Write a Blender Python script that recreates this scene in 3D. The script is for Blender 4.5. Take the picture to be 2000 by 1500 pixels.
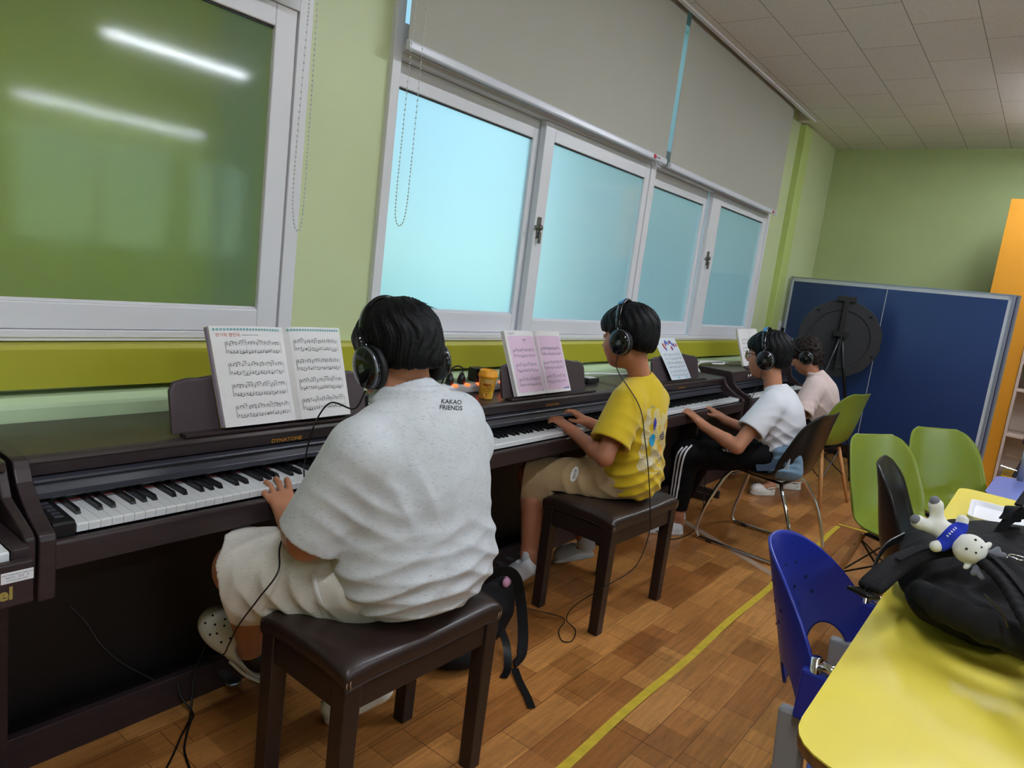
import bpy, bmesh, math, random
import numpy as np
from mathutils import Vector, Matrix, Euler
from math import sin, cos, pi, radians, hypot, sqrt, atan2
random.seed(7)
for o in list(bpy.data.objects):
    bpy.data.objects.remove(o, do_unlink=True)
S = bpy.context.scene
C = S.collection

# ---------------------------------------------------------------- camera
H = 1.365
cam = bpy.data.cameras.new('camera'); cam_o = bpy.data.objects.new('camera', cam); C.objects.link(cam_o)
_r = Vector((0.61034503, -0.78266581, 0.1221195)); _d = Vector((-0.05045537, -0.19226322, -0.98004546)); _f = Vector((0.79052716, 0.59200429, -0.1568366))
mw = Matrix((( _r.x, -_d.x, -_f.x, 0), (_r.y, -_d.y, -_f.y, 0), (_r.z, -_d.z, -_f.z, H), (0, 0, 0, 1)))
cam_o.matrix_world = mw
cam.sensor_width = 36.0; cam.sensor_fit = 'HORIZONTAL'; cam.lens = 1369.63 / 2000 * 36
cam.clip_start = 0.02; cam.clip_end = 200
S.camera = cam_o
S.view_settings.view_transform = 'Standard'; S.view_settings.look = 'None'
S.view_settings.gamma = 1.0; S.view_settings.use_curve_mapping = False
S.view_settings.exposure = 0.88

# ---------------------------------------------------------------- sky
W = bpy.data.worlds.new('sky'); S.world = W; W.use_nodes = True
nt = W.node_tree; nt.nodes.clear()
out = nt.nodes.new('ShaderNodeOutputWorld'); bg = nt.nodes.new('ShaderNodeBackground')
geo = nt.nodes.new('ShaderNodeTexCoord'); sep = nt.nodes.new('ShaderNodeSeparateXYZ'); rmp = nt.nodes.new('ShaderNodeValToRGB')
nt.links.new(geo.outputs['Generated'], sep.inputs[0]); nt.links.new(sep.outputs['Z'], rmp.inputs[0])
nt.links.new(rmp.outputs[0], bg.inputs[0]); nt.links.new(bg.outputs[0], out.inputs[0])
e = rmp.color_ramp.elements
e[0].position = 0.0; e[0].color = (0.58, 0.90, 0.76, 1)
e[1].position = 0.22; e[1].color = (0.44, 0.76, 1.06, 1)
m_ = rmp.color_ramp.elements.new(0.08); m_.color = (0.54, 0.86, 0.92, 1)
bg.inputs[1].default_value = 1.22
LAMP = 44.0      # radiance of the ceiling tubes

# ---------------------------------------------------------------- helpers
def lin(r, g, b):
    return tuple(((c / 255) / 12.92 if c / 255 <= 0.04045 else ((c / 255 + 0.055) / 1.055) ** 2.4) for c in (r, g, b)) + (1,)

MATS = {}
def mat(name, rgb, rough=0.5, metal=0.0, spec=0.5, coat=0.0, coat_rough=0.1, noise=None, bump=None, emit=None, sheen=0.0, trans=0.0, ior=1.45, alpha=1.0, sss=0.0):
    """procedural principled material. noise=(scale, amount, stretch xyz) varies the colour, bump=(scale, strength, distance, stretch)"""
    m = bpy.data.materials.new(name); m.use_nodes = True
    n = m.node_tree.nodes; l = m.node_tree.links; p = n['Principled BSDF']
    col = lin(*rgb) if max(rgb) > 1.001 else tuple(rgb) + (1,)
    p.inputs['Base Color'].default_value = col
    p.inputs['Roughness'].default_value = rough; p.inputs['Metallic'].default_value = metal
    p.inputs['Specular IOR Level'].default_value = spec; p.inputs['IOR'].default_value = ior
    p.inputs['Coat Weight'].default_value = coat; p.inputs['Coat Roughness'].default_value = coat_rough
    p.inputs['Sheen Weight'].default_value = sheen
    p.inputs['Transmission Weight'].default_value = trans
    p.inputs['Alpha'].default_value = alpha
    if sss:
        p.inputs['Subsurface Weight'].default_value = sss; p.inputs['Subsurface Radius'].default_value = (0.012, 0.005, 0.003); p.inputs['Subsurface Scale'].default_value = 1.0
    tc = n.new('ShaderNodeTexCoord')
    if noise:
        sc, amt = noise[0], noise[1]; st = noise[2] if len(noise) > 2 else (1, 1, 1)
        mp = n.new('ShaderNodeMapping'); mp.inputs['Scale'].default_value = st
        tx = n.new('ShaderNodeTexNoise'); tx.inputs['Scale'].default_value = sc; tx.inputs['Detail'].default_value = 4
        l.new(tc.outputs['Object'], mp.inputs[0]); l.new(mp.outputs[0], tx.inputs['Vector'])
        mr = n.new('ShaderNodeMapRange'); mr.inputs['From Min'].default_value = 0.3; mr.inputs['From Max'].default_value = 0.7
        mr.inputs['To Min'].default_value = 1 - amt; mr.inputs['To Max'].default_value = 1 + amt * 0.6
        mx = n.new('ShaderNodeVectorMath'); mx.operation = 'SCALE'; mx.inputs[0].default_value = col[:3]
        l.new(tx.outputs['Fac'], mr.inputs['Value']); l.new(mr.outputs[0], mx.inputs['Scale']); l.new(mx.outputs[0], p.inputs['Base Color'])
    if bump:
        sc, stg, dist = bump[0], bump[1], bump[2]; st = bump[3] if len(bump) > 3 else (1, 1, 1)
        mp = n.new('ShaderNodeMapping'); mp.inputs['Scale'].default_value = st
        tx = n.new('ShaderNodeTexNoise'); tx.inputs['Scale'].default_value = sc; tx.inputs['Detail'].default_value = 5
        bp = n.new('ShaderNodeBump'); bp.inputs['Strength'].default_value = stg; bp.inputs['Distance'].default_value = dist
        l.new(tc.outputs['Object'], mp.inputs[0]); l.new(mp.outputs[0], tx.inputs['Vector']); l.new(tx.outputs['Fac'], bp.inputs['Height']); l.new(bp.outputs[0], p.inputs['Normal'])
    if emit:
        p.inputs['Emission Color'].default_value = lin(*emit[0]); p.inputs['Emission Strength'].default_value = emit[1]
    MATS[name] = m
    return m

class MB:
    """collects shapes, builds ONE mesh object"""
    def __init__(s): s.v = []; s.f = []
    def add(s, vs, fs):
        k = len(s.v); s.v += [tuple(v) for v in vs]; s.f += [tuple(i + k for i in f) for f in fs]; return s
    def box(s, x0, x1, y0, y1, z0, z1, M=None):
        vs = [(x, y, z) for z in (z0, z1) for y in (y0, y1) for x in (x0, x1)]
        if M is not None: vs = [tuple(M @ Vector(v)) for v in vs]
        return s.add(vs, [(0, 2, 3, 1), (4, 5, 7, 6), (0, 1, 5, 4), (2, 6, 7, 3), (0, 4, 6, 2), (1, 3, 7, 5)])
    def prism(s, pts, a0, a1, axis='x', M=None):
        """closed outline pts=(u,v) extruded along an axis; x:(y,z) y:(x,z) z:(x,y)"""
        def mk(u, v, a): return {'x': (a, u, v), 'y': (u, a, v), 'z': (u, v, a)}[axis]
        n = len(pts); vs = [mk(u, v, a0) for u, v in pts] + [mk(u, v, a1) for u, v in pts]
        if M is not None: vs = [tuple(M @ Vector(v)) for v in vs]
        fs = [tuple(range(n)), tuple(range(2 * n - 1, n - 1, -1))] + [((i + 1) % n, i, n + i, n + (i + 1) % n) for i in range(n)]
        return s.add(vs, fs)
    def tube(s, pts, r, n=10, cap=True, flat=1.0, up=None):
        pts = [Vector(p) for p in pts]; N = len(pts); rs = r if isinstance(r, (list, tuple)) else [r] * N
        vs = []; prev = None
        for i, p in enumerate(pts):
            t = (pts[min(i + 1, N - 1)] - pts[max(i - 1, 0)]).normalized()
            if prev is None:
                a = Vector(up) if up else (Vector((0, 0, 1)) if abs(t.z) < 0.9 else Vector((1, 0, 0)))
            else: a = prev
            b = (a - t * a.dot(t)).normalized(); prev = b; c = t.cross(b)
            for k in range(n):
                w = 2 * pi * k / n; vs.append(tuple(p + (b * cos(w) * flat + c * sin(w)) * rs[i]))
        fs = [(i * n + k, i * n + (k + 1) % n, (i + 1) * n + (k + 1) % n, (i + 1) * n + k) for i in range(N - 1) for k in range(n)]
        if cap: fs += [tuple(range(n - 1, -1, -1)), tuple((N - 1) * n + k for k in range(n))]
        return s.add(vs, fs)
    def lathe(s, prof, n=24, M=None, cap=True):
        """prof = (radius, height) along z"""
        vs = [(r * cos(2 * pi * k / n), r * sin(2 * pi * k / n), z) for r, z in prof for k in range(n)]
        if M is not None: vs = [tuple(M @ Vector(v)) for v in vs]
        m = len(prof)
        fs = [(i * n + k, i * n + (k + 1) % n, (i + 1) * n + (k + 1) % n, (i + 1) * n + k) for i in range(m - 1) for k in range(n)]
        if cap: fs += [tuple(range(n - 1, -1, -1)), tuple((m - 1) * n + k for k in range(n))]
        return s.add(vs, fs)
    def ball(s, c, r, n=12, M=None):
        r = r if isinstance(r, (tuple, list)) else (r, r, r); vs = []; m = n // 2 + 1
        for i in range(m):
            a = -pi / 2 + pi * i / (m - 1)
            for k in range(n):
                w = 2 * pi * k / n; v = Vector((r[0] * cos(a) * cos(w), r[1] * cos(a) * sin(w), r[2] * sin(a)))
                if M is not None: v = M @ v
                vs.append(tuple(Vector(c) + v))
        fs = [(i * n + k, i * n + (k + 1) % n, (i + 1) * n + (k + 1) % n, (i + 1) * n + k) for i in range(m - 1) for k in range(n)]
        return s.add(vs, fs)
    def grid(s, fn, nu, nv):
        vs = [fn(i / nu, j / nv) for j in range(nv + 1) for i in range(nu + 1)]
        fs = [(j * (nu + 1) + i, j * (nu + 1) + i + 1, (j + 1) * (nu + 1) + i + 1, (j + 1) * (nu + 1) + i) for j in range(nv) for i in range(nu)]
        return s.add(vs, fs)
    def mesh(s, name, off=(0, 0, 0)):
        me = bpy.data.meshes.new(name); me.from_pydata([(v[0] - off[0], v[1] - off[1], v[2] - off[2]) for v in s.v], [], s.f); me.validate(); me.update(); return me

def setp(o, label=None, cat=None, group=None, kind=None):
    if label: o['label'] = label
    if cat: o['category'] = cat
    if group: o['group'] = group
    if kind: o['kind'] = kind
    return o

def link(name, me, m, parent=None, smooth=False, bevel=0, seg=2, solid=0, local=False, sub=0):
    """link a mesh as one object; coordinates are world unless local, and are shifted to the parent's origin"""
    o = bpy.data.objects.new(name, me); C.objects.link(o)
    if m is not None:
        ms = m if isinstance(m, (list, tuple)) else [m]
        for q in ms: me.materials.append(q)
    if parent is not None: o.parent = parent
    if smooth: me.polygons.foreach_set('use_smooth', [True] * len(me.polygons))
    if solid:
        md = o.modifiers.new('solid', 'SOLIDIFY'); md.thickness = solid; md.offset = 0
    if sub:
        md = o.modifiers.new('sub', 'SUBSURF'); md.levels = sub; md.render_levels = sub
    if bevel:
        md = o.modifiers.new('bevel', 'BEVEL'); md.width = bevel; md.segments = seg; md.limit_method = 'ANGLE'; md.angle_limit = radians(35); md.harden_normals = False
    return o

def origin_of(p):
    v = Vector((0, 0, 0))
    while p is not None: v += p.location; p = p.parent
    return v

def obj(name, mb, m, parent=None, **k):
    loc = k.pop('local', False)
    off = (0, 0, 0) if (loc or parent is None) else tuple(origin_of(parent))
    return link(name, mb.mesh(name, off), m, parent, **k)

def thing(name, label, cat, loc=(0, 0, 0), group=None, rz=0):
    o = bpy.data.objects.new(name, None); C.objects.link(o); o.location = loc; o.rotation_euler = (0, 0, rz); o.empty_display_size = 0.05
    return setp(o, label, cat, group)

def struct(name, mb, m, parent=None, **k):
    o = obj(name, mb, m, parent, **k)
    if parent is None: o['kind'] = 'structure'
    return o

def dup(root, loc=None, rz=None, label=None, group=None):
    kids = {}
    for x in C.objects:
        if x.parent: kids.setdefault(x.parent.name, []).append(x)
    def rec(o, par):
        c = o.copy(); C.objects.link(c)
        if par is not None: c.parent = par
        for ch in kids.get(o.name, []): rec(ch, c)
        return c
    r = rec(root, None)
    if loc is not None: r.location = loc
    if rz is not None: r.rotation_euler = (0, 0, rz)
    if label: r['label'] = label
    if group: r['group'] = group
    return r

def arc(c, r, a0, a1, n, plane='yz', x=0):
    out = []
    for i in range(n + 1):
        a = a0 + (a1 - a0) * i / n; out.append((c[0] + r * cos(a), c[1] + r * sin(a)))
    return out

def spline(pts, n=8):
    """Catmull-Rom through points"""
    P = [Vector(p) for p in pts]; P = [P[0] * 2 - P[1]] + P + [P[-1] * 2 - P[-2]]; out = []
    for i in range(1, len(P) - 2):
        for k in range(n):
            t = k / n; a, b, c, d = P[i - 1:i + 3]
            out.append(0.5 * ((2 * b) + (c - a) * t + (2 * a - 5 * b + 4 * c - d) * t * t + (3 * b - a - 3 * c + d) * t ** 3))
    out.append(P[-2]); return out

_tx = {}
def text_mesh(txt, size, spacing=1.0, bold=0.0):
    cu = bpy.data.curves.new('t', 'FONT'); cu.body = txt; cu.size = size; cu.align_x = 'CENTER'; cu.align_y = 'CENTER'; cu.space_character = spacing; cu.offset = bold; cu.resolution_u = 3
    o = bpy.data.objects.new('t', cu); C.objects.link(o)
    dg = bpy.context.evaluated_depsgraph_get(); me = bpy.data.meshes.new_from_object(o.evaluated_get(dg))
    v = [tuple(x.co) for x in me.vertices]; f = [tuple(p.vertices) for p in me.polygons]
    bpy.data.objects.remove(o); bpy.data.curves.remove(cu); bpy.data.meshes.remove(me)
    return v, f

def text_on(mb, txt, size, fn, sx=1.0, spacing=1.0, bold=0.0):
    """letters laid out flat then carried to their surface by fn(x, y)"""
    v, f = text_mesh(txt, size, spacing, bold)
    mb.add([fn(x * sx, y) for x, y, z in v], f)

# ---------------------------------------------------------------- signed-distance modelling of bodies and cloth
def _rc(a, b, r1, r2):
    a = np.array(a, np.float32); b = np.array(b, np.float32); ba = b - a; l2 = float(ba @ ba) + 1e-12; rr = r1 - r2; a2 = l2 - rr * rr; il2 = 1 / l2
    if a2 <= 0: a2 = 1e-9
    def f(P):
        pa = P - a; y = pa @ ba; z = y - l2
        q = pa * l2 - y[..., None] * ba; x2 = (q * q).sum(-1); y2 = y * y * l2; z2 = z * z * l2
        k = np.sign(rr) * rr * rr * x2
        d = (np.sqrt(np.maximum(x2 * a2 * il2, 0)) + y * rr) * il2 - r1
        c1 = np.sign(z) * a2 * z2 > k; c2 = np.sign(y) * a2 * y2 < k
        d = np.where(c1, np.sqrt(x2 + z2) * il2 - r2, np.where(c2, np.sqrt(x2 + y2) * il2 - r1, d))
        return d
    return f
def _el(c, r, R=None):
    c = np.array(c, np.float32); r = np.array(r, np.float32); Rm = None if R is None else np.array(R, np.float32)
    def f(P):
        p = P - c
        if Rm is not None: p = p @ Rm
        k0 = np.sqrt(((p / r) ** 2).sum(-1)); k1 = np.sqrt(((p / (r * r)) ** 2).sum(-1)) + 1e-9
        return k0 * (k0 - 1) / k1
    return f
def _bx(c, h, rad, R=None):
    c = np.array(c, np.float32); h = np.array(h, np.float32) - rad; Rm = None if R is None else np.array(R, np.float32)
    def f(P):
        p = P - c
        if Rm is not None: p = p @ Rm
        q = np.abs(p) - h
        return np.sqrt((np.maximum(q, 0) ** 2).sum(-1)) + np.minimum(q.max(-1), 0) - rad
    return f
def _pl(c, n):
    c = np.array(c, np.float32); n = np.array(n, np.float32); n = n / np.sqrt((n * n).sum())
    return lambda P: (P - c) @ n
def _cut(f, *pl):
    def g(P):
        d = f(P)
        for p in pl: d = np.maximum(d, p(P))
        return d
    return g
def smin(a, b, k):
    h = np.maximum(k - np.abs(a - b), 0) / k; return np.minimum(a, b) - h * h * k * 0.25

class SDF:
    def __init__(s): s.ops = []; s.disp = None
    def rc(s, a, b, r1, r2=None, k=0.02): s.ops.append(('u', _rc(a, b, r1, r1 if r2 is None else r2), k)); return s
    def el(s, c, r, R=None, k=0.02): s.ops.append(('u', _el(c, r, R), k)); return s
    def bx(s, c, h, rad=0.01, R=None, k=0.01): s.ops.append(('u', _bx(c, h, rad, R), k)); return s
    def chain(s, pts, rs, k=0.02):
        for i in range(len(pts) - 1): s.rc(pts[i], pts[i + 1], rs[i], rs[i + 1], k if i == 0 else min(k, 0.012))
        return s
    def un(s, f, k=0.02): s.ops.append(('u', f, k)); return s
    def sub(s, f, k=0.004): s.ops.append(('s', f, k)); return s
    def cut(s, f, k=0.002): s.ops.append(('i', f, k)); return s
    def ev(s, P, cull=None, R=0):
        d = None
        if cull is None:
            for op, f, k in s.ops:
                e = f(P)
                if op == 'u': d = e if d is None else smin(d, e, k)
                elif op == 's': d = -smin(-d, e, k)
                else: d = -smin(-d, -e, k)
            return d
        dc, cents = cull
        D = np.full(P.shape[:-1], 1e3, np.float32)
        for op, f, k in s.ops:
            ec = f(cents)
            if op == 'u': m = ec < dc + 2 * R + k + 0.004
            elif op == 's': m = ec < 2 * R + k + 0.004
            else: m = ec > -(2 * R + k + 0.004)
            if not m.any(): continue
            e = f(P[m]); d = D[m]
            if op == 'u': D[m] = smin(d, e, k)
            elif op == 's': D[m] = -smin(-d, e, k)
            else: D[m] = -smin(-d, -e, k)
        return D
    def __call__(s, P):
        P = np.asarray(P, np.float32); d = s.ev(P)
        return d if s.disp is None else d + s.disp(P)
    def mesh(s, name, lo, hi, h=0.004, off=(0, 0, 0), smooth=1):
        B = 8; lo = np.array(lo, np.float32); hi = np.array(hi, np.float32)
        nb = np.ceil((hi - lo) / (h * B)).astype(int)
        I = np.stack(np.meshgrid(*[np.arange(n) for n in nb], indexing='ij'), -1).reshape(-1, 3)
        cents = (lo + (I + 0.5) * h * B).astype(np.float32); R = h * B * 0.87
        dc = np.concatenate([s.ev(cents[i:i + 60000]) for i in range(0, len(cents), 60000)])
        keep = np.abs(dc) < R * 1.25 + 0.012
        I = I[keep]; cents = cents[keep]; dc = dc[keep]
        g = np.stack(np.meshgrid(*[np.arange(B + 1)] * 3, indexing='ij'), -1).reshape(-1, 3)
        N = nb * B + 2
        allv = []; allid = []; quads = []
        def gid(c): return (c[..., 0].astype(np.int64) * N[1] + c[..., 1]) * N[2] + c[..., 2]
        for s0 in range(0, len(I), 1500):
            Ib = I[s0:s0 + 1500]; P = (lo + (Ib[:, None, :] * B + g[None]) * h).astype(np.float32)
            D = s.ev(P, (dc[s0:s0 + 1500], cents[s0:s0 + 1500]), R)
            if s.disp is not None: D = D + s.disp(P)
            D = D.reshape(-1, B + 1, B + 1, B + 1)
            ins = D < 0
            # corner sums per cell
            cnt = sum(ins[:, a:a + B, b:b + B, c:c + B].astype(np.int8) for a in (0, 1) for b in (0, 1) for c in (0, 1))
            act = (cnt > 0) & (cnt < 8)
            bi, x, y, z = np.nonzero(act)
            if len(bi) == 0: continue
            acc = np.zeros((len(bi), 3), np.float32); n = np.zeros(len(bi), np.float32)
            for ax in range(3):
                o1, o2 = [a for a in range(3) if a != ax]
                for u in (0, 1):
                    for v in (0, 1):
                        c0 = [x, y, z]; c0[o1] = c0[o1] + u; c0[o2] = c0[o2] + v; c1 = list(c0); c1[ax] = c1[ax] + 1
                        d0 = D[bi, c0[0], c0[1], c0[2]]; d1 = D[bi, c1[0], c1[1], c1[2]]; m = (d0 < 0) != (d1 < 0)
                        t = np.where(m, d0 / np.where(m, d0 - d1, 1), 0)
                        q = np.zeros((len(bi), 3), np.float32); q[:, ax] = t; q[:, o1] = u; q[:, o2] = v
                        acc += q * m[:, None]; n += m
            cell = Ib[bi] * B + np.stack([x, y, z], -1)
            allv.append(lo + (cell + acc / n[:, None]) * h); allid.append(gid(cell))
            for ax in range(3):
                o1, o2 = [(1, 2), (2, 0), (0, 1)][ax]
                sl0 = [slice(None)] + [slice(0, B)] * 3; sl1 = list(sl0); sl1[ax + 1] = slice(1, B + 1)
                a = ins[tuple(sl0)]; b = ins[tuple(sl1)]; ch = a != b
                bi, x, y, z = np.nonzero(ch); flip = a[bi, x, y, z]
                c = Ib[bi] * B + np.stack([x, y, z], -1)
                e1 = np.zeros(3, int); e1[o1] = 1; e2 = np.zeros(3, int); e2[o2] = 1
                q = np.stack([gid(c - e1 - e2), gid(c - e2), gid(c), gid(c - e1)], -1)
                q[~flip] = q[~flip][:, ::-1]
                quads.append(q)
        V = np.concatenate(allv); ID = np.concatenate(allid); Q = np.concatenate(quads)
        order = np.argsort(ID, kind='stable'); ID = ID[order]; V = V[order]
        ID, first = np.unique(ID, return_index=True); V = V[first]
        idx = np.searchsorted(ID, Q); idx[idx >= len(ID)] = 0
        good = (ID[idx] == Q).all(1); idx = idx[good]
        for _ in range(smooth):
            acc = np.zeros_like(V, dtype=np.float64); cn = np.zeros(len(V))
            for k in range(4):
                np.add.at(acc, idx[:, k], V[idx[:, (k + 1) % 4]]); np.add.at(cn, idx[:, k], 1)
                np.add.at(acc, idx[:, k], V[idx[:, (k + 3) % 4]]); np.add.at(cn, idx[:, k], 1)
            V = V * 0.5 + 0.5 * (acc / np.maximum(cn, 1)[:, None])
        me = bpy.data.meshes.new(name); me.vertices.add(len(V)); me.vertices.foreach_set('co', (V - np.array(off)).astype(np.float32).ravel())
        me.loops.add(len(idx) * 4); me.loops.foreach_set('vertex_index', idx.astype(np.int32).ravel())
        me.polygons.add(len(idx)); me.polygons.foreach_set('loop_start', np.arange(0, len(idx) * 4, 4, dtype=np.int32)); me.polygons.foreach_set('loop_total', np.full(len(idx), 4, np.int32))
        me.polygons.foreach_set('use_smooth', np.ones(len(idx), bool)); me.update(); me.validate()
        return me
    def project(s, pts, d, start=0.25, off=0.0012, steps=40):
        """carry points onto the surface along direction d (marching from outside)"""
        P = np.array(pts, np.float32); d = np.array(d, np.float32); d = d / np.sqrt((d * d).sum()); P = P - d * start
        for _ in range(steps):
            e = s(P); P = P + d * np.clip(e * 0.8, -0.01, 0.05)[:, None]
        return P - d * off

def sobj(name, sdf, lo, hi, m, parent=None, h=0.004, smooth=1):
    off = (0, 0, 0) if parent is None else tuple(origin_of(parent))
    return link(name, sdf.mesh(name, lo, hi, h, off, smooth), m, parent)

def decal(mb, sdf, d, off=0.0012, start=0.25):
    """drape everything in mb on the cloth surface"""
    mb.v = [tuple(map(float, q)) for q in sdf.project(mb.v, d, start, off)]; return mb

def folds(rows):
    """wrinkles: rows of (centre, reach, direction, wavelength, depth, phase)"""
    rows = [(np.array(c, np.float32), r, np.array(dv, np.float32) / np.linalg.norm(dv), 2 * pi / wl, dp, ph) for c, r, dv, wl, dp, ph in rows]
    def f(P):
        o = np.zeros(P.shape[:-1], np.float32)
        for c, r, dv, k, dp, ph in rows:
            q = P - c; w = np.exp(-((q * q).sum(-1)) / (r * r))
            s_ = q @ dv; wob = 0.5 * np.sin(q[..., 0] * 17 + ph) + 0.4 * np.sin(q[..., 1] * 23 + 2 * ph) + 0.4 * np.sin(q[..., 2] * 13 + ph)
            o = o + dp * w * (np.abs(np.sin(0.5 * (s_ * k + wob * 1.6 + ph))) * 1.6 - 0.9)
        return o
    return f
# ---------------------------------------------------------------- materials of the room
def floor_mat():
    m = bpy.data.materials.new('parquet'); m.use_nodes = True; n = m.node_tree.nodes; l = m.node_tree.links; p = n['Principled BSDF']
    tc = n.new('ShaderNodeTexCoord')
    def brick(w, h, off, seed):
        b = n.new('ShaderNodeTexBrick'); b.inputs['Scale'].default_value = 1; b.inputs['Brick Width'].default_value = w; b.inputs['Row Height'].default_value = h
        b.inputs['Mortar Size'].default_value = 0.0009; b.offset = off; b.offset_frequency = 2; b.inputs['Bias'].default_value = 0
        mp = n.new('ShaderNodeMapping'); mp.inputs['Location'].default_value = (seed, seed * 0.3, 0); l.new(tc.outputs['Object'], mp.inputs[0]); l.new(mp.outputs[0], b.inputs['Vector']); return b
    b1 = brick(0.335, 0.11, 0.37, 0.07); b1.inputs['Color1'].default_value = lin(162, 103, 52); b1.inputs['Color2'].default_value = lin(206, 146, 82); b1.inputs['Mortar'].default_value = lin(80, 46, 22)
    b2 = brick(0.21, 0.11, 0.61, 1.13); b2.inputs['Color1'].default_value = (0.72, 0.68, 0.62, 1); b2.inputs['Color2'].default_value = (1.12, 1.12, 1.1, 1); b2.inputs['Mortar'].default_value = (0.9, 0.9, 0.9, 1)
    b3 = brick(1.0, 0.44, 0.5, 0.11); b3.inputs['Color1'].default_value = (0.95, 0.95, 0.95, 1); b3.inputs['Color2'].default_value = (1.05, 1.02, 1, 1); b3.inputs['Mortar'].default_value = (0.35, 0.3, 0.25, 1); b3.inputs['Mortar Size'].default_value = 0.0015
    mp = n.new('ShaderNodeMapping'); mp.inputs['Scale'].default_value = (3.2, 46, 1); l.new(tc.outputs['Object'], mp.inputs[0])
    gr = n.new('ShaderNodeTexNoise'); gr.inputs['Scale'].default_value = 1.6; gr.inputs['Detail'].default_value = 7; gr.inputs['Roughness'].default_value = 0.65; gr.inputs['Distortion'].default_value = 0.6; l.new(mp.outputs[0], gr.inputs['Vector'])
    mr = n.new('ShaderNodeMapRange'); mr.inputs['From Min'].default_value = 0.32; mr.inputs['From Max'].default_value = 0.68; mr.inputs['To Min'].default_value = 0.72; mr.inputs['To Max'].default_value = 1.16; l.new(gr.outputs['Fac'], mr.inputs['Value'])
    sp = n.new('ShaderNodeTexNoise'); sp.inputs['Scale'].default_value = 70; sp.inputs['Detail'].default_value = 3; l.new(tc.outputs['Object'], sp.inputs['Vector'])
    m2 = n.new('ShaderNodeMapRange'); m2.inputs['From Min'].default_value = 0.25; m2.inputs['From Max'].default_value = 0.42; m2.inputs['To Min'].default_value = 0.72; m2.inputs['To Max'].default_value = 1.0; l.new(sp.outputs['Fac'], m2.inputs['Value'])
    def mul(a, b):
        x = n.new('ShaderNodeMix'); x.data_type = 'RGBA'; x.blend_type = 'MULTIPLY'; x.inputs[0].default_value = 1; l.new(a, x.inputs[6]); l.new(b, x.inputs[7]); return x.outputs[2]
    c = mul(mul(mul(mul(b1.outputs[0], b2.outputs[0]), b3.outputs[0]), mr.outputs[0]), m2.outputs[0])
    l.new(c, p.inputs['Base Color']); p.inputs['Roughness'].default_value = 0.32; p.inputs['Specular IOR Level'].default_value = 0.45
    bp = n.new('ShaderNodeBump'); bp.inputs['Strength'].default_value = 0.15; bp.inputs['Distance'].default_value = 0.001; l.new(gr.outputs['Fac'], bp.inputs['Height']); l.new(bp.outputs[0], p.inputs['Normal'])
    return m

def ceil_mat():
    m = bpy.data.materials.new('ceiling_tile'); m.use_nodes = True; n = m.node_tree.nodes; l = m.node_tree.links; p = n['Principled BSDF']
    tc = n.new('ShaderNodeTexCoord'); mp = n.new('ShaderNodeMapping'); mp.inputs['Location'].default_value = (-4.39 + 6.4, -1.56 + 6.4, 0)
    l.new(tc.outputs['Object'], mp.inputs[0]); b = n.new('ShaderNodeTexBrick'); l.new(mp.outputs[0], b.inputs['Vector']); b.inputs['Scale'].default_value = 1
    b.inputs['Brick Width'].default_value = 0.64; b.inputs['Row Height'].default_value = 0.32; b.inputs['Mortar Size'].default_value = 0.0022; b.inputs['Mortar Smooth'].default_value = 0.3
    b.inputs['Color1'].default_value = lin(226, 222, 219); b.inputs['Color2'].default_value = lin(231, 227, 224); b.inputs['Mortar'].default_value = lin(128, 122, 118)
    ns = n.new('ShaderNodeTexNoise'); ns.inputs['Scale'].default_value = 90; ns.inputs['Detail'].default_value = 4; l.new(tc.outputs['Object'], ns.inputs['Vector'])
    mr = n.new('ShaderNodeMapRange'); mr.inputs['From Min'].default_value = 0.28; mr.inputs['From Max'].default_value = 0.45; mr.inputs['To Min'].default_value = 0.82; mr.inputs['To Max'].default_value = 1; l.new(ns.outputs['Fac'], mr.inputs['Value'])
    x = n.new('ShaderNodeMix'); x.data_type = 'RGBA'; x.blend_type = 'MULTIPLY'; x.inputs[0].default_value = 1; l.new(b.outputs[0], x.inputs[6]); l.new(mr.outputs[0], x.inputs[7]); l.new(x.outputs[2], p.inputs['Base Color'])
    p.inputs['Roughness'].default_value = 0.9; p.inputs['Specular IOR Level'].default_value = 0.2
    return m

M_floor = floor_mat(); M_ceil = ceil_mat()
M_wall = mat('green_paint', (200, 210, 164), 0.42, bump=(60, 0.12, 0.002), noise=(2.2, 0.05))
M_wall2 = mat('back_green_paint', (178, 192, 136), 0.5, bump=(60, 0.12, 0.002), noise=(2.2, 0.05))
M_band = mat('olive_band_paint', (172, 168, 48), 0.4, noise=(3, 0.06))
M_pale = mat('pale_green_paint', (190, 212, 170), 0.4, noise=(3, 0.03))
M_upvc = mat('white_window_plastic', (222, 221, 226), 0.35)
M_gask = mat('dark_gasket', (40, 40, 44), 0.6)
M_blind = mat('grey_blind_fabric', (176, 174, 164), 0.85, noise=(220, 0.06), bump=(400, 0.2, 0.0005))
M_barw = mat('blind_bar_plastic', (214, 216, 226), 0.25)
M_metal = mat('latch_metal', (120, 118, 112), 0.35, metal=0.9)
M_chrome = mat('chrome', (225, 225, 230), 0.08, metal=1.0)
M_white = mat('white_plastic', (228, 228, 232), 0.35)
M_tape = mat('yellow_floor_tape', (214, 186, 52), 0.55, noise=(30, 0.14))
M_greytape = mat('worn_tape_mark', (168, 142, 120), 0.5, noise=(9, 0.1))
M_black = mat('black_plastic', (18, 18, 20), 0.35)
M_cable = mat('black_cable_rubber', (16, 15, 16), 0.4)
M_wcable = mat('white_cable_rubber', (225, 224, 222), 0.4)

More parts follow.
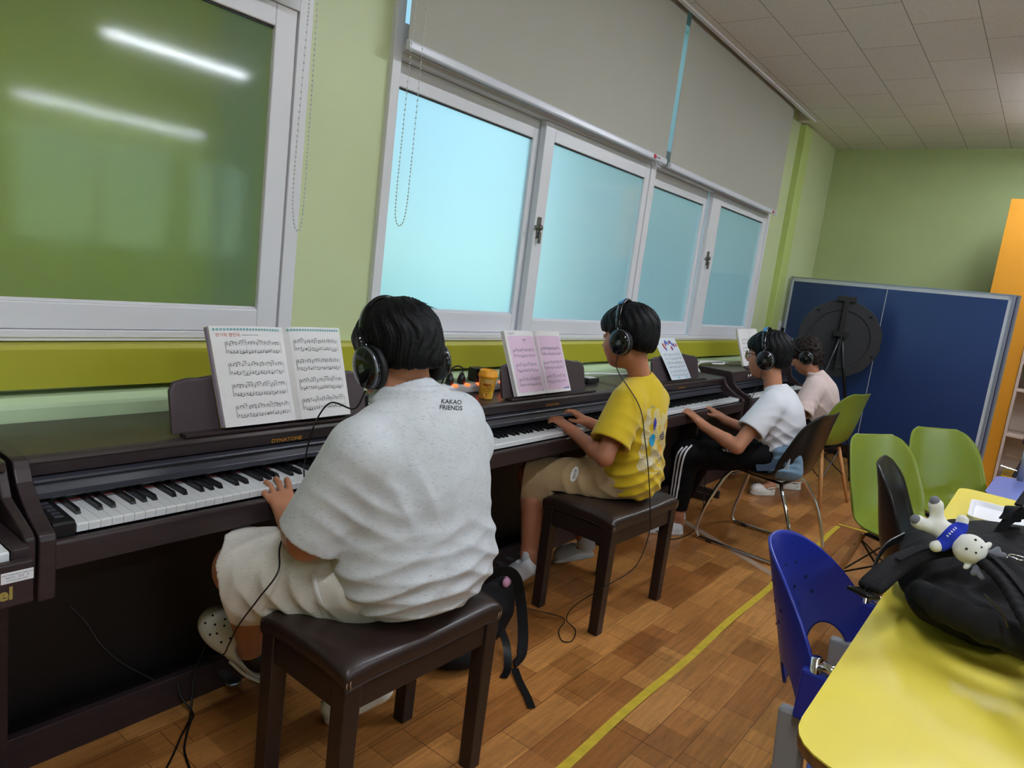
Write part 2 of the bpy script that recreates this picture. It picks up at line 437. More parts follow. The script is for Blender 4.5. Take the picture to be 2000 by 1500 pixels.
def glass_mat(name='frosted_window_glass', tr=(0.95, 0.99, 0.99, 1), tt=(0.95, 0.96, 0.95, 1), f=0.55):
    m = bpy.data.materials.new(name); m.use_nodes = True; n = m.node_tree.nodes; l = m.node_tree.links; n.clear()
    o = n.new('ShaderNodeOutputMaterial'); rf = n.new('ShaderNodeBsdfRefraction'); rf.inputs['Roughness'].default_value = 0.36; rf.inputs['IOR'].default_value = 1.25; rf.inputs['Color'].default_value = tr
    tl = n.new('ShaderNodeBsdfTranslucent'); tl.inputs['Color'].default_value = tt
    mx = n.new('ShaderNodeMixShader'); mx.inputs[0].default_value = f; l.new(rf.outputs[0], mx.inputs[1]); l.new(tl.outputs[0], mx.inputs[2])
    gl = n.new('ShaderNodeBsdfGlossy'); gl.inputs['Roughness'].default_value = 0.07; fr = n.new('ShaderNodeFresnel'); fr.inputs['IOR'].default_value = 1.5
    m2 = n.new('ShaderNodeMixShader'); l.new(fr.outputs[0], m2.inputs[0]); l.new(mx.outputs[0], m2.inputs[1]); l.new(gl.outputs[0], m2.inputs[2]); l.new(m2.outputs[0], o.inputs[0])
    return m
M_frost = glass_mat(); M_frost1 = glass_mat('olive_tinted_glass', (.96, .98, .86, 1), (.92, .94, .64, 1), .5)  # olive tint put into the first window's glass colour
M_clear = mat('clear_glass', (1.0, 1.0, 1.0), 0.02, trans=1.0, ior=1.05)

# ---------------------------------------------------------------- shell
X0, X1, Y0, YW, ZC = -2.4, 7.5, -7.6, 2.07, 2.93
struct('floor', MB().box(X0 - 0.2, X1 + 0.2, Y0 - 0.2, YW + 0.3, -0.1, 0), M_floor)
ce = MB().box(X0 - .2, X1 + .2, Y0 - .2, 1.95, ZC, ZC + .06).box(6.36, X1 + .2, 1.95, YW + .3, ZC, ZC + .06).box(X0 - .19, 6.348, 1.950, 1.954, ZC + .001, 3.0895).box(6.348, 6.359, 1.9505, YW - .001, ZC + .001, 3.0895).box(X0 - .2, 6.4, 1.95, YW + .3, 3.09, 3.12)
struct('ceiling', ce, M_ceil)
struct('trim_1', MB().box(X0, 6.38, 1.925, 1.95, ZC - .012, ZC + .004), M_upvc)
# window wall with two openings (-0.95..1.445, 1.79..6.03) x z 1.04..2.98
wl = MB()
for a, b in ((X0, -0.95), (1.445, 1.79), (6.03, X1 + .2)): wl.box(a, b, YW, YW + .22, 0, 3.1)
for a, b in ((-0.95, 1.445), (1.79, 6.03)): wl.box(a, b, YW, YW + .22, 0, 1.04).box(a, b, YW, YW + .22, 2.99, 3.1)
struct('wall_left', wl, M_wall)
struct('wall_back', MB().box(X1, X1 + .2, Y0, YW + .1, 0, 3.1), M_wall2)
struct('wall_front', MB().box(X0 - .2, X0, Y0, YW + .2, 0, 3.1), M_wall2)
wr = MB()
ops = [(-1.6, 1.4), (1.9, 3.2), (3.6, 5.85), (6.1, 7.2)]  # first two openings are extra unseen windows, added for light
xs = X0 - .2
for a, b in ops: wr.box(xs, a, Y0 - .2, Y0, 0, 3.1); wr.box(a, b, Y0 - .2, Y0, 0, 0.95).box(a, b, Y0 - .2, Y0, 2.62, 3.1); xs = b
wr.box(xs, X1 + .2, Y0 - .2, Y0, 0, 3.1)
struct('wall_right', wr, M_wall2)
for i, (a, b) in enumerate(ops):
    fr = MB(); mid = (a + b) / 2
    for u, v in ((a, a + .06), (b - .06, b), (mid - .05, mid + .05)): fr.box(u, v, Y0 - .12, Y0 - .02, .95, 2.62)
    for u, v in ((.95, 1.02), (2.55, 2.62)): fr.box(a, b, Y0 - .12, Y0 - .02, u, v)
    w = struct('window_%d' % (i + 3), fr, M_upvc, bevel=.004)
    struct('pane', MB().box(a + .05, b - .05, Y0 - .08, Y0 - .07, 1.0, 2.57), M_clear, w)
# pillar and the stepped pipe casing right of the window
struct('wall_column', MB().box(6.62, X1, 2.03, YW + .01, 0, ZC + .02), M_wall)
struct('trim_2', MB().box(6.44, 6.62, 2.012, YW + .01, 1.03, ZC - .01), mat('lime_casing_paint', (186, 204, 122), .4), bevel=.006)
# band, shadow gap and ledge under the windows
bn = MB().prism([(YW, 1.038), (2.018, 1.036), (2.012, 1.024), (2.012, .922), (YW, .92)], X0, 6.62)
struct('trim_3', bn, M_band)
struct('trim_4', MB().prism([(YW, .905), (1.998, .905), (1.978, .890), (1.975, .880), (1.975, 0), (YW, 0)], X0, 6.62), M_pale)
struct('baseboard_back', MB().box(X1 - .015, X1, Y0, 2.03, 0, .09), mat('dark_brown_skirting', (60, 40, 32), .5), bevel=.003)

# ---------------------------------------------------------------- windows
def sash(parent, xa, xb, za, zb, y, gx0, gx1, gz0, gz1, d=.035, gm=None):
    m = MB().box(xa, gx0, y, y + d, za, zb).box(gx1, xb, y, y + d, za, zb).box(gx0, gx1, y, y + d, za, gz0).box(gx0, gx1, y, y + d, gz1, zb)
    m.prism([(y + .001, gz0), (y + .016, gz0 + .008), (y + .03, gz0 + .008), (y + .03, gz0)], gx0, gx1)
    s_ = struct('sash', m, M_upvc, parent, bevel=.004)
    struct('pane', MB().box(gx0 - .004, gx1 + .004, y + .016, y + .022, gz0 - .004, gz1 + .004), gm or M_frost, parent)
    g = MB().box(gx0, gx1, y + .010, y + .016, gz1 - .006, gz1).box(gx0, gx0 + .004, y + .010, y + .016, gz0, gz1)
    struct('gasket', g, M_gask, parent)
    return s_
def latch(parent, x, y, z):
    m = MB().box(x - .013, x + .013, y - .006, y, z - .05, z + .05); m.lathe([(.014, 0), (.014, .012), (.008, .018)], 16, Matrix.Translation((x, y - .006, z)) @ Matrix.Rotation(pi / 2, 4, 'X'))
    m.box(x - .045, x, y - .016, y - .008, z - .008, z + .008).box(x - .006, x + .006, y - .02, y - .008, z - .075, z - .02)
    obj('latch', m, M_metal, parent, bevel=.002)
YF = 2.05
w1 = bpy.data.objects.new('window_1', None); C.objects.link(w1); w1['kind'] = 'structure'; w1.location = (.25, YF, 1.04)
f = MB().box(1.395, 1.445, YF, YW + .1, 1.04, 2.99).box(-.95, -.9, YF, YW + .1, 1.04, 2.99).box(-.9, 1.395, YF + .0006, YW + .1, 1.04, 1.070).box(-.9, 1.395, YF + .0006, YW + .1, 2.085, 2.19).box(-.9, 1.395, YF + .0006, YW + .1, 2.92, 2.99).box(-.9, 1.395, YF - .004, YF + .0006, 1.05, 1.07)
struct('window_frame', f, M_upvc, w1, bevel=.003)
sash(w1, .23, 1.391, 1.071, 2.084, YF + .006, .31, 1.317, 1.142, 2.017, gm=M_frost1)
sash(w1, -.9, .31, 1.071, 2.084, YF + .045, -.82, .229, 1.142, 2.017, gm=M_frost1)
struct('pane', MB().box(-.9, 1.395, YF + .05, YF + .056, 2.19, 2.92), M_frost, w1)
w2 = bpy.data.objects.new('window_2', None); C.objects.link(w2); w2['kind'] = 'structure'; w2.location = (3.9, YF, 1.04)
f = MB()
for a, b in ((1.79, 1.832), (3.845, 3.905), (5.985, 6.03)): f.box(a, b, YF, YW + .1, 1.04, 2.99)
for a, b in ((1.832, 3.845), (3.905, 5.985)): f.box(a, b, YF + .0006, YW + .1, 1.04, 1.07).box(a, b, YF + .0006, YW + .1, 2.085, 2.2).box(a, b, YF + .0006, YW + .1, 2.92, 2.99).box(a, b, YF - .004, YF + .0006, 1.05, 1.07).box(a, b, YF - .010, YF + .0006, 2.10, 2.125)
struct('window_frame', f, M_upvc, w2, bevel=.003)
sash(w2, 1.832, 2.80, 1.071, 2.084, YF + .05, 1.868, 2.735, 1.16, 1.995)
sash(w2, 2.77, 3.845, 1.071, 2.084, YF + .008, 2.85, 3.792, 1.142, 2.0)
sash(w2, 3.905, 4.84, 1.071, 2.084, YF + .05, 3.965, 4.772, 1.155, 1.99)
sash(w2, 4.82, 5.985, 1.071, 2.084, YF + .008, 4.985, 5.9, 1.145, 2.015)
latch(w2, 2.80, YF + .006, 1.59); latch(w2, 4.88, YF + .006, 1.63)
for a, b in ((1.832, 3.845), (3.905, 5.985)): struct('pane', MB().box(a, b, YF + .05, YF + .056, 2.2, 2.92), M_frost, w2)

# outside: a green garden screen close behind the first window and a blue post added to tint its right edge, lawn beyond
setp(obj('garden_screen', MB().box(-3.2, 1.46, 2.62, 2.66, -.2, 3.4), mat('olive_screen', (226, 240, 150), .8, noise=(1.3, .5))), kind='structure')
setp(obj('added_pillar', MB().box(1.47, 1.80, 2.5, 2.72, -.2, 3.4), mat('blue_pane_tint', (70, 140, 215), .6)), kind='structure')
setp(obj('added_pillar', MB().box(6.45, 7.8, 2.4, 2.8, -.2, 3.4), mat('slate_blue_pane_tint', (40, 90, 130), .6)), kind='structure')  # unseen pillar added to darken the right part of the last pane
setp(obj('ground', MB().box(-30, 40, 2.8, 60, -.6, -.5), mat('lawn', (160, 208, 172), .9)), kind='structure')
setp(obj('ground', MB().box(-30, 40, -60, -8.2, -.6, -.5), mat('yard', (150, 160, 140), .9)), kind='structure')

# ---------------------------------------------------------------- roller blinds
def chain_mb(pts, step=.0115, r=.0034):
    m = MB(); P = spline(pts, 60); acc = 0; last = P[0]
    m.tube(P[::6] + [P[-1]], .0007, 5)
    for p in P:
        acc += (p - last).length; last = p
        if acc >= step: acc = 0; m.ball(p, r, 6)
    return m
def blind(label, xa, xb, zb, tag=None, chain=None, y=1.985):
    t = thing('roller_blind', label, 'blind', ((xa + xb) / 2, y, 3.05), 'roller blinds over the windows')
    obj('fabric', MB().box(xa, xb, y, y + .0015, zb + .01, 3.05), M_blind, t)
    prof = [(y - .009, zb), (y - .012, zb + .006), (y - .012, zb + .026), (y - .006, zb + .034), (y + .01, zb + .034), (y + .01, zb)]
    obj('bottom_bar', MB().prism(prof, xa - .002, xb + .002), M_barw, t, bevel=.003)
    obj('roller_tube', MB().tube([(xa - .01, y + .018, 3.055), (xb + .01, y + .018, 3.055)], .02, 16), M_barw, t, smooth=True)
    if tag:
        for (u, w_) in tag:
            obj('red_tag', MB().box(u, u + .028, y - .0145, y - .0125, zb + .005, zb + .027), mat('red_tag_print', (196, 40, 52), .5), t)
            mb = MB()
            for i in range(6): mb.box(u + .036 + i * .008, u + .041 + i * .008, y - .0137, y - .0125, zb + .012, zb + .020)
            obj('tag_print', mb, mat('grey_print', (150, 140, 150), .5), t)
    if chain: obj('bead_chain', chain_mb(chain), mat('bead_plastic', (205, 208, 205), .3), t, smooth=True)
    return t
blind('grey roller blind over the nearest window, only its bar end showing', -.9, 1.345, 2.098, chain=[(1.378, 1.955, 3.0), (1.362, 1.955, 2.2), (1.350, 1.955, 1.6), (1.358, 1.955, 1.45), (1.378, 1.955, 1.41), (1.392, 1.955, 1.47), (1.392, 1.955, 1.8), (1.388, 1.955, 2.3), (1.392, 1.955, 3.0)])
b_ = 1.945
blind('wide grey roller blind left of the gap above the two large panes, with bead chain', 1.795, 3.872, 2.092, tag=[(3.70, .1)],
      chain=[(1.793, b_, 3.0), (1.78, b_, 2.4), (1.772, b_, 1.8), (1.771, b_, 1.56), (1.782, b_, 1.492), (1.805, b_, 1.482), (1.823, b_, 1.53), (1.828, b_, 1.7), (1.828, b_, 2.3), (1.826, b_, 3.0)])
blind('grey roller blind right of the gap, nearest the far green corner', 3.93, 5.955, 2.082, tag=[(5.83, .06)])

# ---------------------------------------------------------------- wall outlet
o_ = thing('wall_outlet', 'white double wall outlet with a dark plug beside the table tennis table', 'outlet', (6.78, 2.03, 1.13))
obj('face_plate', MB().box(6.70, 6.82, 2.018, 2.03, 1.07, 1.22), M_white, o_, bevel=.003)
obj('plug', MB().box(6.755, 6.80, 1.965, 2.018, 1.12, 1.165), M_black, o_, bevel=.006)

# ---------------------------------------------------------------- ceiling tube lights
M_lamp = mat('lamp_tube', (245, 250, 255), .4, emit=((236, 244, 255), LAMP))
M_lbody = mat('lamp_housing', (232, 232, 228), .4)
def lamp(x, y, label):
    t = thing('ceiling_light', label, 'ceiling light', (x, y, ZC), 'tube lights on the ceiling')
    obj('housing', MB().prism([(y - .09, ZC), (y - .05, ZC - .05), (y + .05, ZC - .05), (y + .09, ZC)], x - .64, x + .64), M_lbody, t, bevel=.003)
    obj('tube_lamp', MB().box(x - .62, x + .62, y - .045, y + .045, ZC - .065, ZC - .051), M_lamp, t)
for x, y in ((.3, .05), (3.25, .05), (6.0, .05), (.3, -2.35), (3.25, -2.35), (4.1, -7.1), (5.4, -7.1)):  # row nearest the window wall is unseen, added to brighten the room
    lamp(x, y, 'ceiling tube light mirrored as the bright streak in the nearest window' if (x, y) == (3.25, -2.35) else 'ceiling tube light mirrored as the lower faint streak in the nearest window' if y < -6 else 'unseen ceiling tube light out of frame overhead')

# ---------------------------------------------------------------- tape on the floor
tp = MB()
def strip(m, pts, w, z=.0012):
    P = [Vector(p) for p in pts]
    for a, b in zip(P[:-1], P[1:]):
        d = (b - a).normalized(); nn = Vector((-d.y, d.x)) * w / 2
        m.add([(a.x + nn.x, a.y + nn.y, z), (a.x - nn.x, a.y - nn.y, z), (b.x - nn.x, b.y - nn.y, z), (b.x + nn.x, b.y + nn.y, z)], [(0, 1, 2, 3)])
ln = [(x, .86 + .004 * sin(x * 7)) for x in np.arange(.9, 4.92, .12)]
strip(tp, ln, .03)
setp(obj('floor_tape', tp, M_tape), 'long yellow floor tape line running from the foreground past the blue chair', 'tape')
t2 = MB(); strip(t2, [(4.915, .875), (4.925, .50), (4.94, -.6)], .028)
setp(obj('floor_tape', t2, M_tape), 'short yellow floor tape strip turning off at the far corner of the line', 'tape')
t3 = MB(); strip(t3, [(4.02, 1.62), (3.6, .85), (3.2, .12)], .05, .001)
setp(obj('floor_tape', t3, M_greytape), 'faded greyish tape mark on the parquet under the chrome chair', 'tape')
# ---------------------------------------------------------------- digital pianos
M_pw = mat('dark_rosewood_veneer', (52, 40, 42), 0.36, noise=(3, .22, (1, 22, 22)), spec=.5)
M_pt = mat('piano_top_veneer', (56, 46, 44), 0.30, noise=(3, .18, (1, 26, 26)))
M_lid = mat('satin_key_lid', (58, 58, 66), 0.28, spec=.6)
M_panel = mat('dark_knee_panel', (30, 24, 25), 0.5)
M_wkey = mat('white_key_plastic', (226, 228, 230), 0.22, spec=.5)
M_bkey = mat('black_key_plastic', (22, 22, 25), 0.25)
M_felt = mat('red_key_felt', (196, 32, 36), 0.9)
M_gold = mat('gold_lettering', (206, 150, 60), 0.35, metal=.6)
M_brass = mat('pedal_metal', (150, 152, 160), .25, metal=.85)

def rbox_profile(): pass
KF, KT = 1.5246, .737      # key front and key top
def piano(label, xc, logo='DYNATONE', dz=0, knobs=False, whites=52, xk0=-.595, group='dark digital pianos along the window wall', stand=True, xend=.672, x_l=-.672, ft=True, block=True):
    t = thing('digital_piano', label, 'piano', (xc, KF, 0), group)
    T = lambda m: m  # geometry in local x about the centre, y from the key front
    def P(name, mb, m, parent=None, **k): return obj(name, mb, m, parent or t, local=True, **k)
    y = lambda v: v - KF
    X0_, X1_ = x_l, xend
    TZ = .852 + dz
    # body: top board, fascia, lid, slip, knee panel
    P('top_board', MB().prism([(y(1.655), TZ - .012), (y(1.66), TZ - .003), (y(1.675), TZ), (y(1.955), TZ), (y(1.955), TZ - .02), (y(1.66), TZ - .02)], X0_ + .03, X1_ - .03), M_pt, bevel=.002)
    P('fascia', MB().prism([(y(1.657), TZ - .012), (y(1.667), .806), (y(1.70), .806), (y(1.70), TZ - .012)], X0_ + .03, X1_ - .03), M_pw, bevel=.0015)
    lidp = [(y(1.672), .802), (y(1.655), .799), (y(1.652), .794), (y(1.660), .790), (y(1.663), .785), (y(1.655), .768), (y(1.640), .762), (y(1.645), .757), (y(1.70), .757), (y(1.70), .802)]
    P('key_lid', MB().prism(lidp, X0_ + .04, X1_ - .036), M_lid, bevel=.001)
    P('key_backboard', MB().prism([(y(1.674), .70), (y(1.674), .757), (y(1.72), .757), (y(1.72), .70)], X0_ + .04, X1_ - .036), M_bkey)
    P('key_slip', MB().prism([(y(1.503), .655), (y(1.503), .709), (y(1.507), .7145), (y(1.521), .7145), (y(1.521), .70), (y(1.72), .70), (y(1.72), .655)], X0_ + .03, X1_ - .03), M_pw, bevel=.002)
    P('key_felt', MB().box(xk0, xk0 + whites * .0235, y(1.6725), y(1.6745), .70, .7385), M_felt)
    P('knee_panel', MB().box(X0_ + .03, X1_ - .03, y(1.90), y(1.915), 0, .70).box(X0_ + .03, X1_ - .03, y(1.72), y(1.92), .66, .72).box(X0_ + .02, X1_ - .02, y(1.70), y(1.93), .72, TZ - .02), M_panel)
    P('bottom_rail', MB().box(X0_ + .03, X1_ - .03, y(1.80), y(1.825), 0.0, .098), M_pw, bevel=.002)
    # end panels with the sloping arms
    for s_, a, b in ((-1, X0_, X0_ + .032), (1, X1_ - .032, X1_)):
        pr = [(y(1.5), .594), (y(1.5), .722), (y(1.504), .734), (y(1.512), .7385), (y(1.56), .757), (y(1.60), .783), (y(1.63), .808), (y(1.645), TZ - .02), (y(1.652), TZ - .002), (y(1.67), TZ + .002), (y(1.94), TZ + .002), (y(1.94), .594)]
        P('side_arm', MB().prism(pr, a, b), M_pw, bevel=.004, seg=3)
        P('leg', MB().box(a + (.004 if s_ < 0 else -.004), b + (.004 if s_ < 0 else -.004), y(1.775), y(1.935), 0, .60), M_pw, bevel=.003)
        if ft: P('foot', MB().box(a, b, y(1.60), y(1.80), 0.0, .052), M_pw, bevel=.006)
    # key block with controls
    if block:
        kb = P('control_block', MB().prism([(y(1.524), .712), (y(1.524), .742), (y(1.528), .746), (y(1.66), .752), (y(1.674), .752), (y(1.674), .712)], X0_ + .033, xk0 - .002), M_black, bevel=.0015)
        bm_ = MB()
        for i in range(5): bm_.box(X0_ + .045, X0_ + .062, y(1.55 + i * .02), y(1.562 + i * .02), .747 + i * .0009, .7495 + i * .0009)
        P('button', bm_, M_lid, kb, bevel=.0006)
        P('indicator_light', MB().box(X0_ + .05, X0_ + .054, y(1.655), y(1.658), .752, .7535), M_felt, kb)
    xr = xk0 + whites * .0235
    P('key_block', MB().box(xr + .001, X1_ - .032, y(1.524), y(1.674), .70, .743), M_pw, bevel=.002)
    # keys: A0 first
    wp = [(y(KF) + .001, KT - .0185), (y(KF) - .0005, KT - .003), (y(KF) + .001, KT - .0006), (y(KF) + .004, KT), (y(1.673), KT), (y(1.673), KT - .0185)]
    base = MB().prism(wp, .0005, .0230).mesh('white_key'); base.materials.append(M_wkey)
    bk = MB(); bp = [(y(KF) + .052, KT), (y(KF) + .054, KT + .006), (y(KF) + .060, KT + .0115), (y(1.673), KT + .0115), (y(1.673), KT)]
    n_ = len(bp); vs = [(-.0055, u, v) if v <= KT else (-.0045, u, v) for u, v in bp] + [(.0055, u, v) if v <= KT else (.0045, u, v) for u, v in bp]
    bk.add(vs, [tuple(range(n_)), tuple(range(2 * n_ - 1, n_ - 1, -1))] + [((i + 1) % n_, i, n_ + i, n_ + (i + 1) % n_) for i in range(n_)])
    bkm = bk.mesh('black_key'); bkm.materials.append(M_bkey)
    for i in range(whites):
        o = bpy.data.objects.new('white_key', base); C.objects.link(o); o.parent = t; o.location = (xk0 + i * .0235, 0, 0)
        if i % 7 in (0, 2, 3, 5, 6) and i < whites - 1 and not (i == 51):
            b = bpy.data.objects.new('black_key', bkm); C.objects.link(b); b.parent = t
            sh = {0: 0, 2: -.002, 3: .002, 5: -.002, 6: 0}[i % 7]
            b.location = (xk0 + (i + 1) * .0235 + sh, 0, 0)
    for mesh_ in (base, bkm):
        pass
    if logo:
        lm = MB(); text_on(lm, logo, .0155, lambda a, b: (a * 1.2, y(1.6605) - .0012 + (.817 - (.817 + b)) * .0, .817 + b), spacing=.98, bold=.0004)
        P('logo', lm, M_gold)
    if knobs:
        for q in range(2): P('knob', MB().lathe([(.011, 0), (.011, .012), (.008, .016)], 14, Matrix.Translation((-.36 + q * .045, y(1.657), .845)) @ Matrix.Rotation(pi / 2, 4, 'X')), M_chrome, smooth=True)
    # music stand
    if stand:
        s0 = stand if isinstance(stand, tuple) else (-.315, .315)
        a, b = s0; tl = .235   # lean of the board
        def up(u, v):  # u across, v up the board
            return (u, y(1.688) + v * tl * 1.0 + .004, TZ + .004 + v)
        hh = .135; pts = [(a + .0, 0), (a - .0, hh - .03)] + [(a + .012, hh - .008), (a + .05, hh)]
        n = 12
        for i in range(n + 1): q = i / n; pts.append((a + .08 + (b - a - .16) * q, hh + .018 * sin(pi * q)))
        pts += [(b - .05, hh), (b - .012, hh - .008), (b, hh - .03), (b, 0)]
        m = MB(); vs = [up(u, v) for u, v in pts]; k = len(vs); vs2 = [(p[0], p[1] + .014, p[2] + .003) for p in vs]
        m.add(vs + vs2, [tuple(range(k)), tuple(range(2 * k - 1, k - 1, -1))] + [((i + 1) % k, i, k + i, k + (i + 1) % k) for i in range(k)])
        P('music_stand', m, mat('music_stand_board', (70, 58, 62), .4) if 'music_stand_board' not in MATS else MATS['music_stand_board'], bevel=.003)
        P('stand_ledge', MB().box(a + .02, b + .05, y(1.662), y(1.70), TZ, TZ + .009), M_pw, bevel=.002)
    # pedals
    for q in (-.075, 0, .075):
        P('pedal', MB().prism([(q - .011, y(1.80)), (q - .012, y(1.76)), (q - .022, y(1.74)), (q - .02, y(1.715)), (q, y(1.708)), (q + .02, y(1.715)), (q + .022, y(1.74)), (q + .012, y(1.76)), (q + .011, y(1.80))], .052, .062, 'z'), M_brass, bevel=.003)
    return t
p1 = piano('dark rosewood digital piano with gold lettering, played by the large boy in grey', 1.184)
p2 = dup(p1, (2.5285, KF, 0), label='dark digital piano with pink music book and yellow cup, played by the yellow shirt boy')
p3 = dup(p1, (3.8735, KF, 0), label='dark digital piano with one leaning song sheet, played by the white shirt boy')
p4 = piano('farthest dark piano, two small knobs, white cable on its top', 5.33, logo=None, dz=.03, knobs=True)

# nearest piano, cut by the left edge of the frame: another make, its front panel stands farther out
def piano_near():
    t = thing('digital_piano', 'dark piano cut by the left frame edge, white sticker on its front panel', 'piano', (-.19, 1.42, 0), 'dark digital pianos along the window wall')
    XR = .478
    P = lambda name, mb, m, parent=None, **k: obj(name, mb, m, parent or t, **k)
    P('top_board', MB().box(-.86, .492, 1.62, 1.94, .838, .860), M_pt, bevel=.003)
    P('fascia', MB().prism([(1.622, .838), (1.62, .80), (1.66, .80), (1.66, .838)], -.84, .475), M_pw)
    P('key_lid', MB().prism([(1.64, .80), (1.60, .785), (1.60, .775), (1.63, .757), (1.68, .757), (1.68, .80)], -.83, .45), M_lid, bevel=.002)
    P('front_panel', MB().box(-.86, XR, 1.42, 1.44, .64, .726), M_pw, bevel=.004)
    P('key_bed', MB().box(-.86, XR, 1.44, 1.80, .63, .70).box(-.84, .45, 1.60, 1.7, .70, .757), M_panel)
    P('knee_panel', MB().box(-.84, .47, 1.90, 1.915, 0, .70).box(-.85, .49, 1.68, 1.93, .70, .838), M_panel)
    P('bottom_rail', MB().box(-.84, .47, 1.80, 1.825, 0, .098), M_pw, bevel=.002)
    pr = [(1.47, .66), (1.47, .745), (1.49, .757), (1.60, .79), (1.64, .857), (1.94, .857), (1.94, .66)]
    P('side_arm', MB().prism(pr, .478, .497), M_pw, bevel=.004)
    P('side_arm', MB().prism(pr, -.88, -.86), M_pw, bevel=.004)
    P('key_block', MB().box(.449, .478, 1.445, 1.60, .70, .742), M_pw, bevel=.003)
    P('leg', MB().box(.455, .49, 1.775, 1.935, 0, .64), M_pw, bevel=.003)
    P('leg', MB().box(-.86, -.825, 1.775, 1.935, 0, .64), M_pw, bevel=.003)
    wk = MB().prism([(.0, .7185), (.0, .734), (.004, .737), (.15, .737), (.15, .7185)], .0005, .023).mesh('white_key'); wk.materials.append(M_wkey)
    for i in range(52):
        o = bpy.data.objects.new('white_key', wk); C.objects.link(o); o.parent = t; o.location = (.447 - (i + 1) * .0235 + .19, .03, 0)
    st = P('sticker', MB().box(.424, .4765, 1.4185, 1.4200, .689, .7105), M_white, bevel=.001)
    sm = MB()
    for tx, dx, dz_ in (('교육기자재 피아노 판매 수리', .0, .0055), ('예음악기    점 장    조', .0, 0.0), ('H P 010-4624-2412', .0, -.0055)):
        text_on(sm, tx, .0043, lambda a, b, dz_=dz_: (.450 + a, 1.4182, .6998 + dz_ + b))
    P('sticker_print', sm, mat('grey_ink', (70, 80, 100), .6), st)
    lg = MB(); text_on(lg, 'el', .034, lambda a, b: (.432 + a, 1.4186, .668 + b), bold=.0012)
    P('logo', lg, mat('olive_gold_lettering', (168, 150, 84), .4, metal=.3))
piano_near()

# ---------------------------------------------------------------- open music books
M_paper = mat('white_paper', (232, 230, 230), .7); M_ink = mat('printing_ink', (40, 38, 46), .7)
def music(mb, fn, u0, u1, v, n_notes, seed, sc=.0021, brace=True, bars=3):
    """one two-stave system drawn with thin shapes: u across 0..1 metres, v top"""
    rnd = random.Random(seed)
    def q(a, b, c, d, w):
        dx, dy = c - a, d - b; L = hypot(dx, dy) + 1e-9; nx, ny = -dy / L * w / 2, dx / L * w / 2; k = max(1, int(L / .012)); vs = []; fs = []
        for i in range(k + 1):
            t_ = i / k; vs += [fn(a + dx * t_ + nx, b + dy * t_ + ny), fn(a + dx * t_ - nx, b + dy * t_ - ny)]
        mb.add(vs, [(2 * i, 2 * i + 1, 2 * i + 3, 2 * i + 2) for i in range(k)])
    gap = sc * 10.5
    for s_ in (0, 1):
        for i in range(5): q(u0, v - s_ * gap - i * sc, u1, v - s_ * gap - i * sc, .00022)
    for i in range(bars + 1):
        x = u0 + (u1 - u0) * i / bars; q(x, v, x, v - gap - 4 * sc, .0003 if 0 < i < bars else .0005)
    if brace: q(u0 - .002, v, u0 - .002, v - gap - 4 * sc, .0006)
    # clefs
    q(u0 + .003, v + .002, u0 + .005, v - 4 * sc - .001, .0009); q(u0 + .005, v - sc, u0 + .0025, v - 3 * sc, .001); q(u0 + .003, v - gap, u0 + .0055, v - gap - sc, .0011); q(u0 + .0055, v - gap - sc, u0 + .003, v - gap - 3 * sc, .0008)
    for s_ in (0, 1):
        N = n_notes; prev = None
        for k in range(N):
            x = u0 + .011 + (u1 - u0 - .014) * k / (N - .3); st = rnd.choice((0, 1, 1.5, 2, 2.5, 3)); yy = v - s_ * gap - st * sc
            r = .00145; vs = [fn(x + 1.25 * r * cos(a * pi / 3), yy + .85 * r * sin(a * pi / 3) + .3 * r * cos(a * pi / 3)) for a in range(6)]; mb.add(vs, [tuple(range(6))])
            up = s_ == 0; q(x + (r if up else -r), yy, x + (r if up else -r), yy + (.0048 if up else -.0048), .00045)
            if k % 3 and prev is not None and (rnd.random() < .8): q(prev, yy + (.0048 if up else -.0048), x + (r if up else -r), yy + (.0048 if up else -.0048), .0013)
            if rnd.random() < .35: mb.add([fn(x + 1.25 * r * cos(a * pi / 3), yy - 2 * sc + .85 * r * sin(a * pi / 3)) for a in range(6)], [tuple(range(6))])
            prev = x + (r if up else -r)

